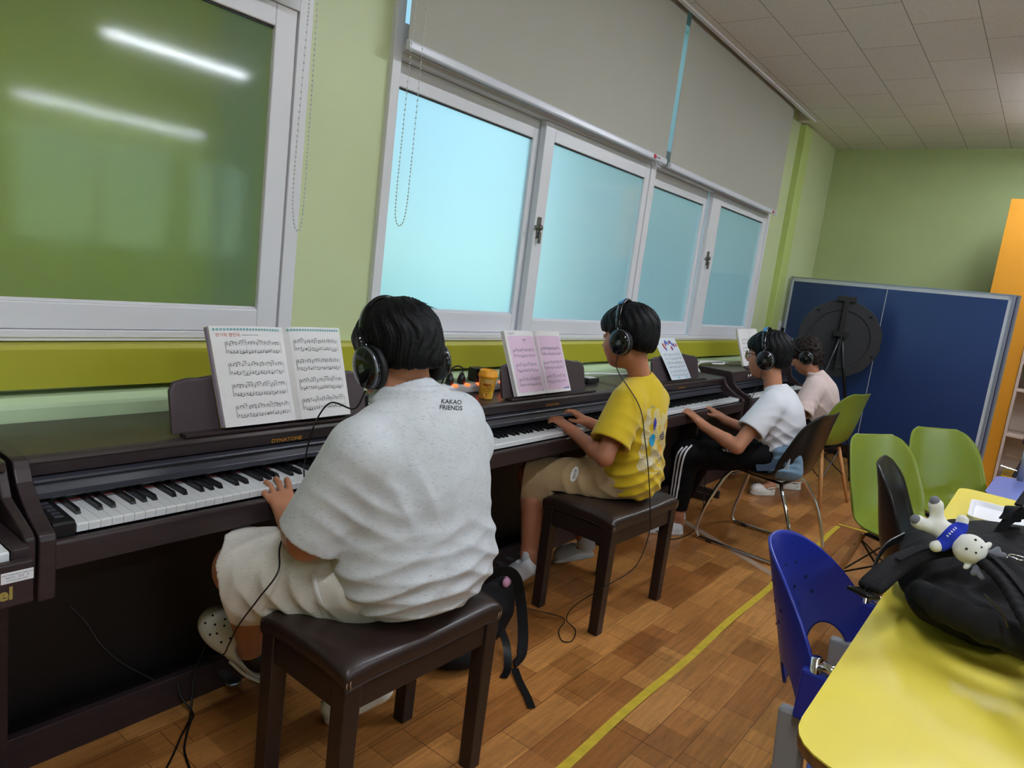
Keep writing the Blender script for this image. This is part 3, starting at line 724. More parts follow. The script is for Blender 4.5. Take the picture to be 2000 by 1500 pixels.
def open_book(name, label, cat, bl, br, tl, tr, thick, left_frac, systems, seed, tint=None, tints=None, spine_dip=.006, cover=(60, 60, 150), lcover=(225, 205, 60), head=None, notes=16, lshort=0):
    """bl, br, tl, tr: the four corners in the room; pages bow outwards"""
    bl, br, tl, tr = map(Vector, (bl, br, tl, tr)); t = thing(name, label, cat, tuple((bl + br) / 2), None)
    nrm = (br - bl).cross(tl - bl).normalized()
    if nrm.y > 0: nrm = -nrm
    Wd = (br - bl).length; Ht = (tl - bl).length; xs_ = left_frac * Wd
    def surf(u, v, lift=0):
        a = u / Wd; b = v / Ht
        p = bl * (1 - a) * (1 - b) + br * a * (1 - b) + tl * (1 - a) * b + tr * a * b
        if u < xs_: w = max(0.0, u / xs_); h = .010 * max(0, sin(pi * w ** .8)) - spine_dip * w ** 4
        else: w = (u - xs_) / (Wd - xs_); h = (.014 * max(0.0, sin(pi * (min(1, max(0, w)) ** .45))))  - spine_dip * (1 - w) ** 4
        return tuple(p + nrm * (h + lift + .001))
    for nm_, a, b in (('left_page', 0, xs_), ('right_page', xs_, Wd)):
        m = MB(); nu = 16
        m.grid(lambda i, j: surf(a + (b - a) * i, Ht * j), nu, 6)
        k = len(m.v); m.grid(lambda i, j: tuple(Vector(surf(a + (b - a) * i, Ht * j)) - nrm * (.002 + (thick - .002) * (1 - i if nm_ == 'left_page' else i))), nu, 6)
        n1 = nu + 1; tot = n1 * 7
        def rim(idx): return [(idx[i], idx[i + 1], idx[i + 1] + tot, idx[i] + tot) for i in range(len(idx) - 1)]
        fs = rim(list(range(n1))) + rim([6 * n1 + i for i in range(n1)][::-1]) + rim([j * n1 for j in range(7)][::-1]) + rim([j * n1 + nu for j in range(7)])
        m.f += fs
        obj(nm_, m, M_paper, t)
    for nm_, a, b, cc, th in (('left_cover', -.003, xs_, lcover, thick), ('right_cover', xs_, Wd + .004, cover, thick)):
        m = MB(); m.grid(lambda i, j: tuple(Vector(surf(a + (b - a) * i, Ht * j)) - nrm * ((.003 + (th) * (1 - i if nm_ == 'left_cover' else i)) + .001)), 8, 2)
        obj(nm_, m, mat(name + '_' + nm_, cc, .4), t, solid=.0012)
    if tint:
        for a, b in tints:
            m = MB(); m.grid(lambda i, j: surf(a + (b - a) * i, Ht * (.05 + .87 * j), .0004), 12, 8); obj('tinted_print', m, tint, t)
    pr = MB()
    for k, (u0, u1, v, bars) in enumerate(systems): music(pr, lambda a, b: surf(a, b, .0008), u0, u1, v, notes, seed + k, bars=bars)
    obj('music_print', pr, M_ink, t)
    return t, surf, Wd, Ht

t, sf, Wd, Ht = open_book('music_book', 'large open music book with white pages of piano music before the grey shirt boy', 'book',
    (.998, 1.668, .868), (1.414, 1.668, .870), (.975, 1.742, 1.128), (1.400, 1.742, 1.128), .016, .53,
    [(.035, .205, .228 - i * .058, 3) for i in range(4)] + [(.243, .40, .232 - i * .058, 3) for i in range(4)], 5, notes=18, cover=(70, 50, 140))
deco = MB()
for side in ((.006, .212), (.226, .41)):
    u = side[0]
    while u < side[1] - .006:
        deco.add([sf(u + .0042 + .0036 * cos(a * pi / 4), Ht - .009 + .0036 * sin(a * pi / 4), .001) for a in range(8)] , [(0, 1, 2, 3, 4, 5, 6, 7)]); 
        deco.add([sf(u, Ht - .009, .0012), sf(u + .0092, Ht - .0095, .0012), sf(u + .0092, Ht - .0085, .0012)], [(0, 1, 2)]); u += .0092
obj('border_print', deco, mat('teal_print', (120, 176, 180), .6), t)
ti = MB(); text_on(ti, '젓가락 행진곡', .0115, lambda a, b: sf(.045 + a, Ht - .025 + b, .001)); obj('title_print', ti, mat('orange_red_print', (196, 92, 60), .6), t)
t_ = MB(); text_on(t_, 'Chopsticks March Waltz', .0048, lambda a, b: sf(.108 + a, Ht - .0245 + b, .001)); obj('subtitle_print', t_, M_ink, t)
em = MB()
for i in range(5): em.add([sf(-.002, .0 + Ht * .0 + .002, -.004 - i * .003), sf(-.002, Ht - .002, -.004 - i * .003), sf(-.0035, Ht - .002, -.0055 - i * .003), sf(-.0035, .002, -.0055 - i * .003)], [(0, 1, 2, 3)])
obj('page_edges', em, mat('grey_page_edge', (150, 140, 160), .7), t)
M_pinkp = mat('pink_page_print', (226, 196, 220), .7)
t, sf, Wd, Ht = open_book('music_book', 'open music book with pale pink pages of music before the yellow shirt boy', 'book',
    (2.275, 1.668, .868), (2.675, 1.668, .870), (2.225, 1.742, 1.128), (2.622, 1.742, 1.128), .012, .51,
    [(.028, .188, .195 - i * .062, 3) for i in range(3)] + [(.222, .375, .20 - i * .062, 3) for i in range(3)], 25, tint=M_pinkp, tints=[(.012, .2), (.206, .392)], notes=15, cover=(235, 235, 238), lcover=(225, 225, 230))
ti = MB(); text_on(ti, '사냥꾼의', .010, lambda a, b: sf(.035 + a, Ht - .013 + b, .001)); obj('title_print', ti, mat('blue_red_print', (110, 60, 130), .6), t)
ti = MB(); text_on(ti, '작은별', .009, lambda a, b: sf(.11 + a, Ht - .040 + b, .001)); text_on(ti, 'Little Star', .0045, lambda a, b: sf(.11 + a, Ht - .050 + b, .001)); obj('subtitle_print', ti, M_ink, t)
bl_ = MB()
for a, b in ((.06, .195), (.28, .388)): bl_.add([sf(a, .014, .001), sf(b, .013, .001), sf(b, .021, .001)], [(0, 1, 2)])
obj('corner_print', bl_, mat('lilac_print', (120, 120, 190), .6), t)
# single sheet on the third piano
def sheet():
    bl, br, tl, tr = Vector((3.742, 1.668, .867)), Vector((4.01, 1.668, .869)), Vector((3.58, 1.75, 1.10)), Vector((3.87, 1.755, 1.10))
    t = thing('song_sheet', 'single printed song sheet leaning on the music stand of the third piano', 'sheet music', tuple((bl + br) / 2))
    def s(a, b, l=0): p = bl * (1 - a) * (1 - b) + br * a * (1 - b) + tl * (1 - a) * b + tr * a * b; return tuple(p + Vector((0, -.006 * sin(pi * a) - l - .004 * sin(pi * b), 0)))
    obj('paper', MB().grid(s, 10, 10), mat('coated_paper', (214, 222, 230), .5), t, solid=.0006)
    pm = MB()
    for i in range(3): music(pm, lambda u, v: s(u / .28, v / .25, .0012), .03, .26, .155 - i * .05, 14, 70 + i)
    obj('music_print', pm, M_ink, t)
    rp = random.Random(3)
    for cn, cc in (('red', (180, 70, 60)), ('blue', (60, 100, 190))):
        mm = MB()
        for i in range(9):
            a, b = rp.uniform(.08, .9), rp.uniform(.74, .92); mm.add([s(a + .035 * cos(k * pi / 3), b + .05 * sin(k * pi / 3), .0014) for k in range(6)], [tuple(range(6))])
        obj('cartoon_print', mm, mat('%s_print' % cn, cc, .6), t)
    obj('footer_print', MB().add([s(.3, .03, .0014), s(.8, .03, .0014), s(.8, .08, .0014), s(.3, .08, .0014)], [(0, 1, 2, 3)]), mat('aqua_print', (150, 205, 215), .6), t)
sheet()
open_book('music_book', 'open music book on the farthest piano, above the head of the boy with glasses', 'book',
    (4.99, 1.70, .905), (5.36, 1.70, .905), (4.90, 1.76, 1.162), (5.30, 1.76, 1.17), .008, .52, [(.03, .18, .2 - i * .06, 3) for i in range(3)] + [(.21, .36, .2 - i * .06, 3) for i in range(3)], 45, notes=12, cover=(220, 215, 200), lcover=(215, 205, 160))
# ---------------------------------------------------------------- things on the piano tops
def power_strip():
    t = thing('power_strip', 'white power strip with glowing orange switches behind the yellow cup', 'power strip', (2.23, 1.87, .852))
    obj('housing', MB().box(2.04, 2.45, 1.845, 1.895, .853, .887), M_white, t, bevel=.006)
    for i in range(5):
        x = 2.08 + i * .075
        obj('switch', MB().box(x, x + .022, 1.842, 1.858, .882, .892), mat('lit_orange_switch' if not i else 'lit_orange_switch%d' % i, (230, 90, 50), .3, emit=((255, 90, 40), 1.6)), t, bevel=.002)
        obj('socket', MB().lathe([(.019, 0), (.019, .003), (.015, .003), (.014, .001)], 20, Matrix.Translation((x + .03, 1.875, .887))), M_white, t)
    return t
power_strip()
for i, (x, h) in enumerate(((2.085, .045), (2.155, .05))):
    t = thing('power_plug', ('black plug with looping lead, leftmost in the white power strip', 'black plug with looping lead, second from left in the strip')[i], 'plug', (x, 1.875, .888), 'black plugs in the power strip')
    obj('plug_body', MB().lathe([(.017, .001), (.017, .02), (.008, .045)], 14, Matrix.Translation((x, 1.875, .888))), M_black, t, smooth=True)
    obj('lead', MB().tube(spline([(x, 1.875, .93), (x + .012, 1.885, .95), (x - .01, 1.905, .955), (x - .05, 1.915, .92), (x - .08, 1.92, .862)]), .0035, 8), M_cable, t, smooth=True)
t = thing('power_adapter', 'black square adapter plugged in the strip just left of the cup lid', 'adapter', (2.275, 1.88, .89))
obj('adapter_body', MB().box(2.235, 2.305, 1.862, 1.915, .8905, .95), M_black, t, bevel=.006)
t = thing('power_adapter', 'black adapter with white label beside the grey shirt boy face, on the first piano', 'adapter', (1.60, 1.84, .854))
obj('adapter_body', MB().box(1.545, 1.64, 1.80, 1.86, .8545, .893), M_black, t, bevel=.005)
obj('adapter_label', MB().box(1.60, 1.636, 1.7985, 1.80, .858, .888), M_white, t)
t = thing('power_adapter', 'small black adapter lying on the second piano right of the pink book', 'adapter', (3.10, 1.83, .854))
obj('adapter_body', MB().box(3.04, 3.15, 1.80, 1.86, .8545, .882), M_black, t, bevel=.005)
obj('adapter_label', MB().box(3.06, 3.13, 1.808, 1.85, .8818, .883), M_white, t)
setp(obj('adapter_lead', MB().tube(spline([(3.035, 1.83, .862), (2.95, 1.80, .8575), (2.80, 1.81, .8575), (2.70, 1.86, .8575)]), .003, 7), M_cable, smooth=True), 'thin black lead running left from the small adapter on the second piano', 'cable')
# yellow cup
t = thing('paper_cup', 'orange and yellow fruit drink cup with orange lid on the second piano', 'cup', (2.165, 1.745, .8525))
cz = .853
obj('cup_body', MB().lathe([(.026, 0), (.027, .003), (.0365, .088), (.0385, .090)], 32, Matrix.Translation((2.165, 1.745, cz))), mat('orange_cup_print', (238, 176, 56), .4, noise=(26, .35)), t, smooth=True)
obj('cup_lid', MB().lathe([(.0395, .088), (.0405, .092), (.0395, .098), (.037, .102), (.036, .112), (.034, .116), (.031, .116), (.030, .111)], 32, Matrix.Translation((2.165, 1.745, cz))), mat('orange_lid', (240, 160, 40), .35), t, smooth=True)
def cupf(a0, z0, s=1.0): # wrap on the cup, a0 angle of the middle
    def f(x, y):
        z = z0 + y; r = .0268 + (z - .003) * .1118 + .0006; a = a0 + x / r; return (2.165 + r * cos(a), 1.745 + r * sin(a), cz + z)
    return f
ca = atan2(-1.745, -2.165) + .12
m = MB(); text_on(m, 'DIYA', .018, cupf(ca, .072), bold=.0004); obj('cup_print', m, mat('silver_print', (190, 170, 140), .4), t)
m = MB(); text_on(m, '복숭아', .012, cupf(ca - .12, .058), bold=.0006); obj('cup_print', m, mat('brown_red_print', (150, 50, 30), .5), t)
m = MB()
f = cupf(ca - .05, .040)
for r_, k in ((.016, 14), (.010, 10)):
    pts = [(r_ * cos(2 * pi * i / k), r_ * .6 * sin(2 * pi * i / k)) for i in range(k)]
    for i in range(k):
        a, b = pts[i], pts[(i + 1) % k]; m.add([f(*a), f(*b), f(b[0] * .88, b[1] * .88), f(a[0] * .88, a[1] * .88)], [(0, 1, 2, 3)])
obj('fruit_print', m, mat('brown_line_print', (110, 60, 25), .5), t)
m = MB(); f = cupf(ca - .35, .014); m.add([f(.011 * cos(i * pi / 8), .011 * sin(i * pi / 8)) for i in range(16)], [tuple(range(16))]); obj('fruit_print', m, mat('red_fruit_print', (205, 40, 50), .5), t)
m = MB(); f = cupf(ca + .25, .020); m.add([f(.02 * cos(i * pi / 8), .014 * sin(i * pi / 8)) for i in range(16)], [tuple(range(16))]); obj('fruit_print', m, mat('yellow_fruit_print', (222, 206, 110), .5), t)
# white cables on the tops
def cable(label, pts, r=.0055, m=None, n=10): return setp(obj('cable', MB().tube(spline(pts, n), r, 8), m or M_cable, smooth=True), label, 'cable')
cable('thick white cable curling behind the yellow shirt boy on the second piano', [(2.80, 1.84, .858), (2.95, 1.88, .859), (3.08, 1.93, .875), (3.3, 1.94, .872), (3.55, 1.93, .862), (3.75, 1.92, .859)], .006, M_wcable)
cable('thick white cable looping over the third piano top towards the farthest stand', [(4.40, 1.78, .872), (4.52, 1.85, .893), (4.72, 1.90, .905), (4.95, 1.86, .912), (4.86, 1.80, .908), (4.75, 1.84, .905)], .0065, M_wcable)
cable('white cable lying straight across the farthest piano top', [(4.72, 1.93, .905), (4.95, 1.90, .905), (5.15, 1.82, .892), (5.4, 1.76, .891)], .0065, M_wcable)
cable('black lead lying on the first piano top behind the grey shirt boy', [(1.46, 1.75, .857), (1.60, 1.76, .857), (1.74, 1.80, .857), (1.80, 1.84, .857)], .003)

# ---------------------------------------------------------------- benches
M_leather = mat('dark_brown_leatherette', (46, 33, 30), 0.32, bump=(320, .35, .0008), spec=.6, noise=(14, .12))
M_bench = mat('dark_bench_wood', (44, 32, 29), 0.34, noise=(4, .15, (1, 20, 20)))
M_chip = mat('bare_wood_chip', (190, 160, 130), .7)
def bench(label, cx, cy, rz, w=.54, d=.335, hz=.485):
    t = thing('piano_bench', label, 'bench', (cx, cy, 0), 'padded piano benches', rz=rz)
    P = lambda n, mb, m, par=None, **k: obj(n, mb, m, par or t, local=True, **k)
    def cush(u, v):
        # saddle shaped padded top
        a, b = 2 * u - 1, 2 * v - 1
        sa = np.sign(a) * (1 - (1 - abs(a)) ** 1.0); 
        ex = (abs(a) ** 9); ey = (abs(b) ** 7)
        z = hz - .012 - .020 * max(ex, ey) ** .8 + .012 * a * a - .016 * (ex * ey) ** .5
        return (a * w / 2, b * d / 2, z)
    m = MB(); nu, nv = 44, 30; m.grid(cush, nu, nv); top = len(m.v)
    zb = hz - .075; n1 = nu + 1
    rim = list(range(n1)) + [j * n1 + nu for j in range(1, nv + 1)] + [nv * n1 + i for i in range(nu - 1, -1, -1)] + [j * n1 for j in range(nv - 1, 0, -1)]
    k = len(rim)
    lows = []
    for r_, (s_, dz) in enumerate(((1.006, -.012), (.999, -.03), (.985, -.040))):
        for i in rim: x, y, z = m.v[i]; lows.append((x * s_, y * s_, z + dz))
    m.v += lows
    prev = rim
    for r_ in range(3):
        cur = [top + r_ * k + i for i in range(k)]
        m.f += [(prev[(i + 1) % k], prev[i], cur[i], cur[(i + 1) % k]) for i in range(k)]; prev = cur
    m.f.append(tuple(prev))
    P('cushion', m, M_leather, smooth=True)
    zt = hz - .060
    lx, ly = w / 2 - .022, d / 2 - .022
    ap = MB().box(-lx + .03, lx - .03, -ly - .012, -ly + .006, zt - .075, zt).box(-lx + .03, lx - .03, ly - .006, ly + .012, zt - .075, zt).box(-lx - .012, -lx + .006, -ly + .03, ly - .03, zt - .075, zt).box(lx - .006, lx + .012, -ly + .03, ly - .03, zt - .075, zt)
    P('apron', ap, M_bench, bevel=.002)
    for sx in (-1, 1):
        for sy in (-1, 1):
            x, y = sx * (lx - .005), sy * (ly - .005)
            vs = []; 
            for z, q in ((0, .021), (zt, .0235)): vs += [(x - q, y - q, z), (x + q, y - q, z), (x + q, y + q, z), (x - q, y + q, z)]
            P('leg', MB().add(vs, [(3, 2, 1, 0), (4, 5, 6, 7), (0, 1, 5, 4), (1, 2, 6, 5), (2, 3, 7, 6), (3, 0, 4, 7)]), M_bench, bevel=.003)
    # worn corner seams and lid slots
    c = MB()
    for sx in (-1, 1):
        x, y = sx * (w / 2 - .004), -d / 2 + .006
        for k_, dx in enumerate((-.012, .0)):
            c.tube([(x + dx * sx, y - .0045, hz - .040), (x + dx * sx * .8 + .002 * sx, y - .0065, hz - .054), (x + dx * sx, y - .004, hz - .068)], .0013, 6)
    P('worn_seam', c, M_chip)
    P('lid_slot', MB().box(-.16, -.09, -ly - .0135, -ly - .0115, zt - .012, zt - .009).box(.09, .16, -ly - .0135, -ly - .0115, zt - .012, zt - .009), M_cable)
    return t
bench('dark leatherette piano bench with worn corners under the grey shirt boy', 1.19, 1.19, radians(-1), w=.52, d=.325, hz=.515)
bench('dark leatherette piano bench with scuffed edge under the yellow shirt boy', 2.60, 1.335, radians(-2), w=.545, d=.34, hz=.503)

# ---------------------------------------------------------------- moulded shell chairs
def shell(w_scale=1.0, back=.40, flare=.0, n=26):
    """side chair shell, seat to back; local: faces +y, seat about z .44"""
    prof = [(.235, .415), (.215, .435), (.14, .438), (.05, .425), (-.04, .420), (-.11, .432), (-.165, .475), (-.195, .55), (-.215, .64), (-.232, .73), (-.248, .80), (-.256, .83)]
    wid = [.165, .19, .215, .225, .228, .232, .236, .238, .232, .215, .175, .12]
    edge = [.0, .012, .028, .040, .052, .070, .090, .095, .080, .060, .030, .01]
    P = spline([(0, a, b) for a, b in prof], 4); Wd = spline([(a, b, 0) for a, b in zip(wid, edge)], 4)
    def f(u, v):
        i = v * (len(P) - 1); k = min(int(i), len(P) - 2); q = i - k
        p = P[k].lerp(P[k + 1], q); ww = Wd[k].lerp(Wd[k + 1], q); t_ = (P[k + 1] - P[k]).normalized(); nn = Vector((0, t_.z, -t_.y))
        if nn.z < 0 and v < .4: nn = -nn
        nn = Vector((0, -t_.z, t_.y)) * -1
        a = 2 * u - 1
        b = np.sign(a) * abs(a) ** .9
        lift = ww.y * abs(a) ** 2.6
        q_ = p + nn * lift
        return (b * ww.x * w_scale, q_.y, q_.z)
    return f
def shell_chair(label, loc, rz, rgb, legs='wood', cat='chair', group=None, ws=1.0):
    t = thing('shell_chair', label, cat, loc, group, rz=rz)
    P = lambda n, mb, m, par=None, **k: obj(n, mb, m, par or t, local=True, **k)
    P('seat_shell', MB().grid(shell(ws), 22, 44), MATS.get('shell_%d' % rgb[0]) or mat('shell_%d' % rgb[0], rgb, .28, spec=.5), smooth=True, solid=.007)
    if legs == 'wood':
        MW = MATS.get('beech_leg') or mat('beech_leg', (196, 138, 82), .5, noise=(5, .12, (20, 20, 1)))
        tops = {}
        for sx in (-1, 1):
            for sy, yt, yb in ((1, .12, .215), (-1, -.10, -.205)):
                a, b = Vector((sx * .13, yt, .405)), Vector((sx * .215, yb, .0)); tops[(sx, sy)] = (a, b)
                lg = P('leg', MB().tube([b, a.lerp(b, .5), a], [.0095, .0145, .013], 12), MW, smooth=True)
                P('leg_screw', MB().ball(a.lerp(b, .12) + Vector((sx * .013, 0, 0)), .005, 8), M_metal, lg)
        st = MB(); L = lambda k, q: tops[k][0].lerp(tops[k][1], q)
        for a, b in (((-1, 1), (1, 1)), ((-1, -1), (1, -1)), ((-1, 1), (-1, -1)), ((1, 1), (1, -1))):
            st.tube([L(a, .05), L(b, .5)], .004, 6); st.tube([L(b, .05), L(a, .5)], .004, 6)
        st.box(-.12, .12, -.1, .12, .402, .412)
        P('wire_brace', st, M_black)
    else:
        for sx in (-1, 1):
            x = sx * .235; pts = [(sx * .10, .16, .425), (sx * .17, .19, .40), (x, .25, .22), (x + sx * .006, .285, .06), (x + sx * .006, .27, .016), (x + sx * .006, .22, .011), (x + sx * .006, -.20, .011), (x + sx * .006, -.25, .016), (x + sx * .004, -.262, .05), (x - sx * .01, -.20, .25), (sx * .17, -.12, .395), (sx * .10, -.09, .41)]
            P('sled_leg', MB().tube(spline(pts, 6), .0105, 12), M_chrome, smooth=True)
            for yy in (.2, -.19): P('foot_pad', MB().box(x + sx * .006 - .012, x + sx * .006 + .012, yy - .018, yy + .018, 0, .012), M_black, bevel=.003)
        P('under_frame', MB().tube([(-.10, .16, .425), (.10, .16, .425)], .009, 8).tube([(-.10, -.09, .41), (.10, -.09, .41)], .009, 8).tube([(-.1, .16, .425), (-.1, -.09, .41)], .008, 8).tube([(.1, .16, .425), (.1, -.09, .41)], .008, 8), M_black)
    return t
GREEN = (122, 137, 44)
shell_chair('black shell chair on chrome sled legs, under the boy with glasses', (4.0, 1.09, 0), radians(-4), (27, 25, 26), 'chrome', group=None)
shell_chair('green shell chair with wooden legs under the pink shirt child', (5.37, 1.20, 0), radians(-12), GREEN, group='green shell chairs')
shell_chair('green shell chair left of the black chair, at the yellow table', (3.47, .35, 0), radians(152), GREEN, group='green shell chairs')
shell_chair('green shell chair right of the black chair, at the yellow table corner', (4.12, .20, 0), radians(140), GREEN, group='green shell chairs')
shell_chair('black shell chair between the two green chairs, its back edge towards the camera', (2.99, .18, 0), radians(184), (31, 27, 30), 'wood')

# ---------------------------------------------------------------- blue perforated chairs
def blue_chair(label, loc, rz, rgb):
    t = thing('plastic_chair', label, 'chair', loc, 'blue plastic chairs', rz=rz)
    nm = 'blue_plastic_%d' % rgb[0]; MB_ = mat(nm, rgb, .33)
    P = lambda n, mb, m, par=None, **k: obj(n, mb, m, par or t, local=True, **k)
    # back: curved shield, faces +y ; ends clasp the side posts
    def f(u, v):
        a = 2 * u - 1; A = abs(a)
        x = .25 * a
        top = .60 + .20 * max(0, cos(pi / 2 * min(1, A ** 1.55))) ** .9
        bot = .47 + .085 * max(0, 1 - ((A - .62) / .30) ** 2) ** .7 * (1 if .32 < A < .92 else 0) - (.0 if A < .9 else .03)
        z = bot + (top - bot) * v
        q_ = (z - .47) / .33; y = -.205 * (1 - A ** 2.2) * (.50 + .50 * q_); return (x, y, z)
    P('backrest', MB().grid(f, 72, 30), MB_, smooth=True, solid=.007)
    hm = MB()
    for i in range(-3, 4):
        for j in range(3 - (abs(i) > 2)):
            a = i / 3.6 * .62 + .06 * (j % 2); p = Vector(f((a + 1) / 2, .40 + .17 * j)); q = Vector(f((a + 1) / 2 + .01, .40 + .17 * j)); d = (q - p).normalized(); n_ = Vector((-d.y, d.x, 0))
            hm.lathe([(.0048, -.0045), (.0048, .0045)], 10, Matrix.Translation(p) @ n_.to_track_quat('Z', 'Y').to_matrix().to_4x4())
    P('back_hole', hm, mat(nm + '_hole', (16, 22, 70), .6))
    for s_ in (-1, 1):
        P('side_clasp', MB().box(s_ * .25 - .014, s_ * .25 + .014, -.03, .045, .50, .615), MB_, bevel=.006)
        P('frame_post', MB().tube([(s_ * .25, .005, .44), (s_ * .25, -.005, .645)], .0125, 14).tube([(s_ * .25, .0, .632), (s_ * .25, .05, .626)], .012, 14), M_chrome, smooth=True)
        P('leg', MB().box(s_ * .225 - .016, s_ * .225 + .016, -.03, .03, 0, .50, Matrix.Translation((0, 0, 0)) @ Matrix.Rotation(radians(4) * 1, 4, 'X')), mat('grey_leg_%d_%d' % (rgb[0], s_), (150, 150, 152), .45), bevel=.006)
        P('leg', MB().box(s_ * .225 - .016, s_ * .225 + .016, .33, .39, 0, .43), MATS['grey_leg_%d_%d' % (rgb[0], s_)], bevel=.006)
    P('seat', MB().grid(lambda u, v: ((u - .5) * .46 * (1 - .1 * v), .0 + .43 * v, .44 + .03 * (2 * u - 1) ** 2 - .02 * sin(pi * v) - .03 * v ** 6), 16, 16), MB_, smooth=True, solid=.008)
    return t
blue_chair('royal blue plastic chair with perforated curved back, tucked at the yellow table', (1.785, .255, 0), radians(180), (32, 48, 150))
blue_chair('light blue plastic chair, only its back top showing at the bottom edge', (1.12, -.06, 0), radians(-90 + 12), (84, 112, 205))

# ---------------------------------------------------------------- tables
M_ytop = mat('yellow_table_top', (230, 210, 74), .36, spec=.5, noise=(3, .04))
M_edge = mat('bare_brown_table_edge', (128, 88, 48), .7, noise=(40, .3))
M_grey = mat('grey_metal_leg', (150, 150, 154), .4, metal=.3)
def roundpoly(pts, r, n=6):
    out = []; N = len(pts)
    for i, p in enumerate(pts):
        p = Vector(p); a = (Vector(pts[i - 1]) - p).normalized(); b = (Vector(pts[(i + 1) % N]) - p).normalized(); rr = r[i] if isinstance(r, (list, tuple)) else r
        for k in range(n + 1):
            t_ = k / n; q = (p + a * rr) * (1 - t_) ** 2 + p * 2 * t_ * (1 - t_) + (p + b * rr) * t_ ** 2; out.append((q.x, q.y))
    return out
def table(label, pts, r, z=.72, top=None, legs=()):
    c = sum((Vector(p) for p in pts), Vector((0, 0))) / len(pts)
    t = thing('school_table', label, 'table', (c.x, c.y, 0))
    o = roundpoly(pts, r)
    obj('tabletop', MB().prism(o, z - .003, z, 'z'), top or M_ytop, t)
    obj('table_edge', MB().prism([((x - c.x) * .9985 + c.x, (y - c.y) * .9985 + c.y) for x, y in o], z - .022, z - .003, 'z'), M_edge, t, bevel=.002)
    for x, y in legs: obj('leg', MB().tube([(x, y, 0), (x, y, z - .022)], .022, 16), M_grey, t, smooth=True)
    return t
table('long yellow school table with the black backpack, bottom right, chipped brown edge', [(1.06, .20), (2.232, .20), (2.232, -.55), (.97, -.55)], [.09, .01, .01, .05], legs=((1.12, .05), (2.1, .1), (2.1, -.45), (1.05, -.42)))
table('far yellow school table carrying a white tray beside the green chairs', [(2.24, .19), (3.41, .185), (3.345, -.55), (2.24, -.55)], [.01, .07, .05, .01], legs=((2.35, .1), (3.25, .08), (3.2, -.45), (2.35, -.45)))
table('lavender blue school table behind the far end of the yellow table', [(4.05, .12), (4.6, .10), (5.0, -.6), (3.6, -.6)], .05, z=.60, top=mat('lavender_table_top', (120, 134, 206), .35), legs=((4.15, 0), (4.55, -.02), (4.7, -.5), (3.8, -.5)))
t = thing('plastic_tray', 'white shallow plastic tray on the far yellow table behind the plush', 'tray', (3.0, 0, .721))
tr_ = roundpoly([(2.80, .115), (3.10, .125), (3.08, -.32), (2.78, -.32)], .03)
inner = [((x - 2.94) * .93 + 2.94, (y + .1) * .95 - .1) for x, y in tr_]; k = len(tr_)
vs = [(x, y, .745) for x, y in tr_] + [(x, y, .745) for x, y in inner] + [((x - 2.94) * .96 + 2.94, (y + .1) * .97 - .1, .728) for x, y in inner]
m = MB().add(vs, [(i, (i + 1) % k, k + (i + 1) % k, k + i) for i in range(k)] + [(k + i, k + (i + 1) % k, 2 * k + (i + 1) % k, 2 * k + i) for i in range(k)] + [tuple(2 * k + i for i in range(k))])
m.prism([((x - 2.94) * .97 + 2.94, (y + .1) * .98 - .1) for x, y in tr_], .721, .727, 'z')
obj('tray_body', m, M_white, t, solid=0)

# ---------------------------------------------------------------- folded table tennis table
def pingpong():
    a, b = Vector((6.76, 1.995)), Vector((6.14, .283)); L = (b - a).length; d = (b - a).normalized(); n_ = Vector((-d.y, d.x)) * -1
    if n_.x > 0: n_ = -n_
    t = thing('table_tennis_table', 'folded blue table tennis table standing against the back wall', 'table tennis table', ((a.x + b.x) / 2, (a.y + b.y) / 2, 0))
    M = Matrix(((d.x, -n_.x, 0, a.x), (d.y, -n_.y, 0, a.y), (0, 0, 1, 0), (0, 0, 0, 1)))
    MBl = mat('blue_table_top', (44, 66, 122), .38, noise=(1.5, .1)); MW_ = mat('table_white_line', (210, 214, 222), .5)
    z0, z1 = .26, 1.63
    for k, y0 in enumerate((0, .075)):
        p_ = obj('table_half', MB().box(0, L, y0, y0 + .022, z0, z1, M), MBl, t)
        ln_ = MB()
        if k == 0:
            e = -.0012
            ln_.box(0, L, e, y0, z1 - .03, z1, M).box(0, .022, e, y0, z0 + .0, z1, M).box(L - .022, L, e, y0, z0, z1, M).box(L / 2 - .003, L / 2 + .002, e, y0, z0, z1, M)
            obj('white_lines', ln_, MW_, p_)
        fr = MB().box(-.012, 0, y0 - .004, y0 + .026, z0, z1, M).box(L, L + .012, y0 - .004, y0 + .026, z0, z1, M).box(-.012, L + .012, y0 - .004, y0 + .026, z1, z1 + .01, M)
        obj('edge_rail', fr, mat('grey_edge_rail%d' % k, (150, 158, 172), .4, metal=.3), p_)
    dk = mat('dark_steel_leg', (26, 26, 30), .5)
    for u in (.25, L - .25):
        obj('leg', MB().box(u - .02, u + .02, .03, .07, .06, .9, M), dk, t)
        obj('foot_bar', MB().box(u - .02, u + .02, -.22, .32, .05, .09, M), dk, t)
        for v in (-.2, .3):
            c = M @ Vector((u, v, .035)); obj('caster', MB().lathe([(.034, -.012), (.034, .012)], 18, Matrix.Translation(c) @ Matrix.Rotation(pi / 2, 4, 'Y')), dk, t)
    obj('cross_bar', MB().box(.1, L - .1, .04, .06, .14, .18, M), dk, t)
pingpong()

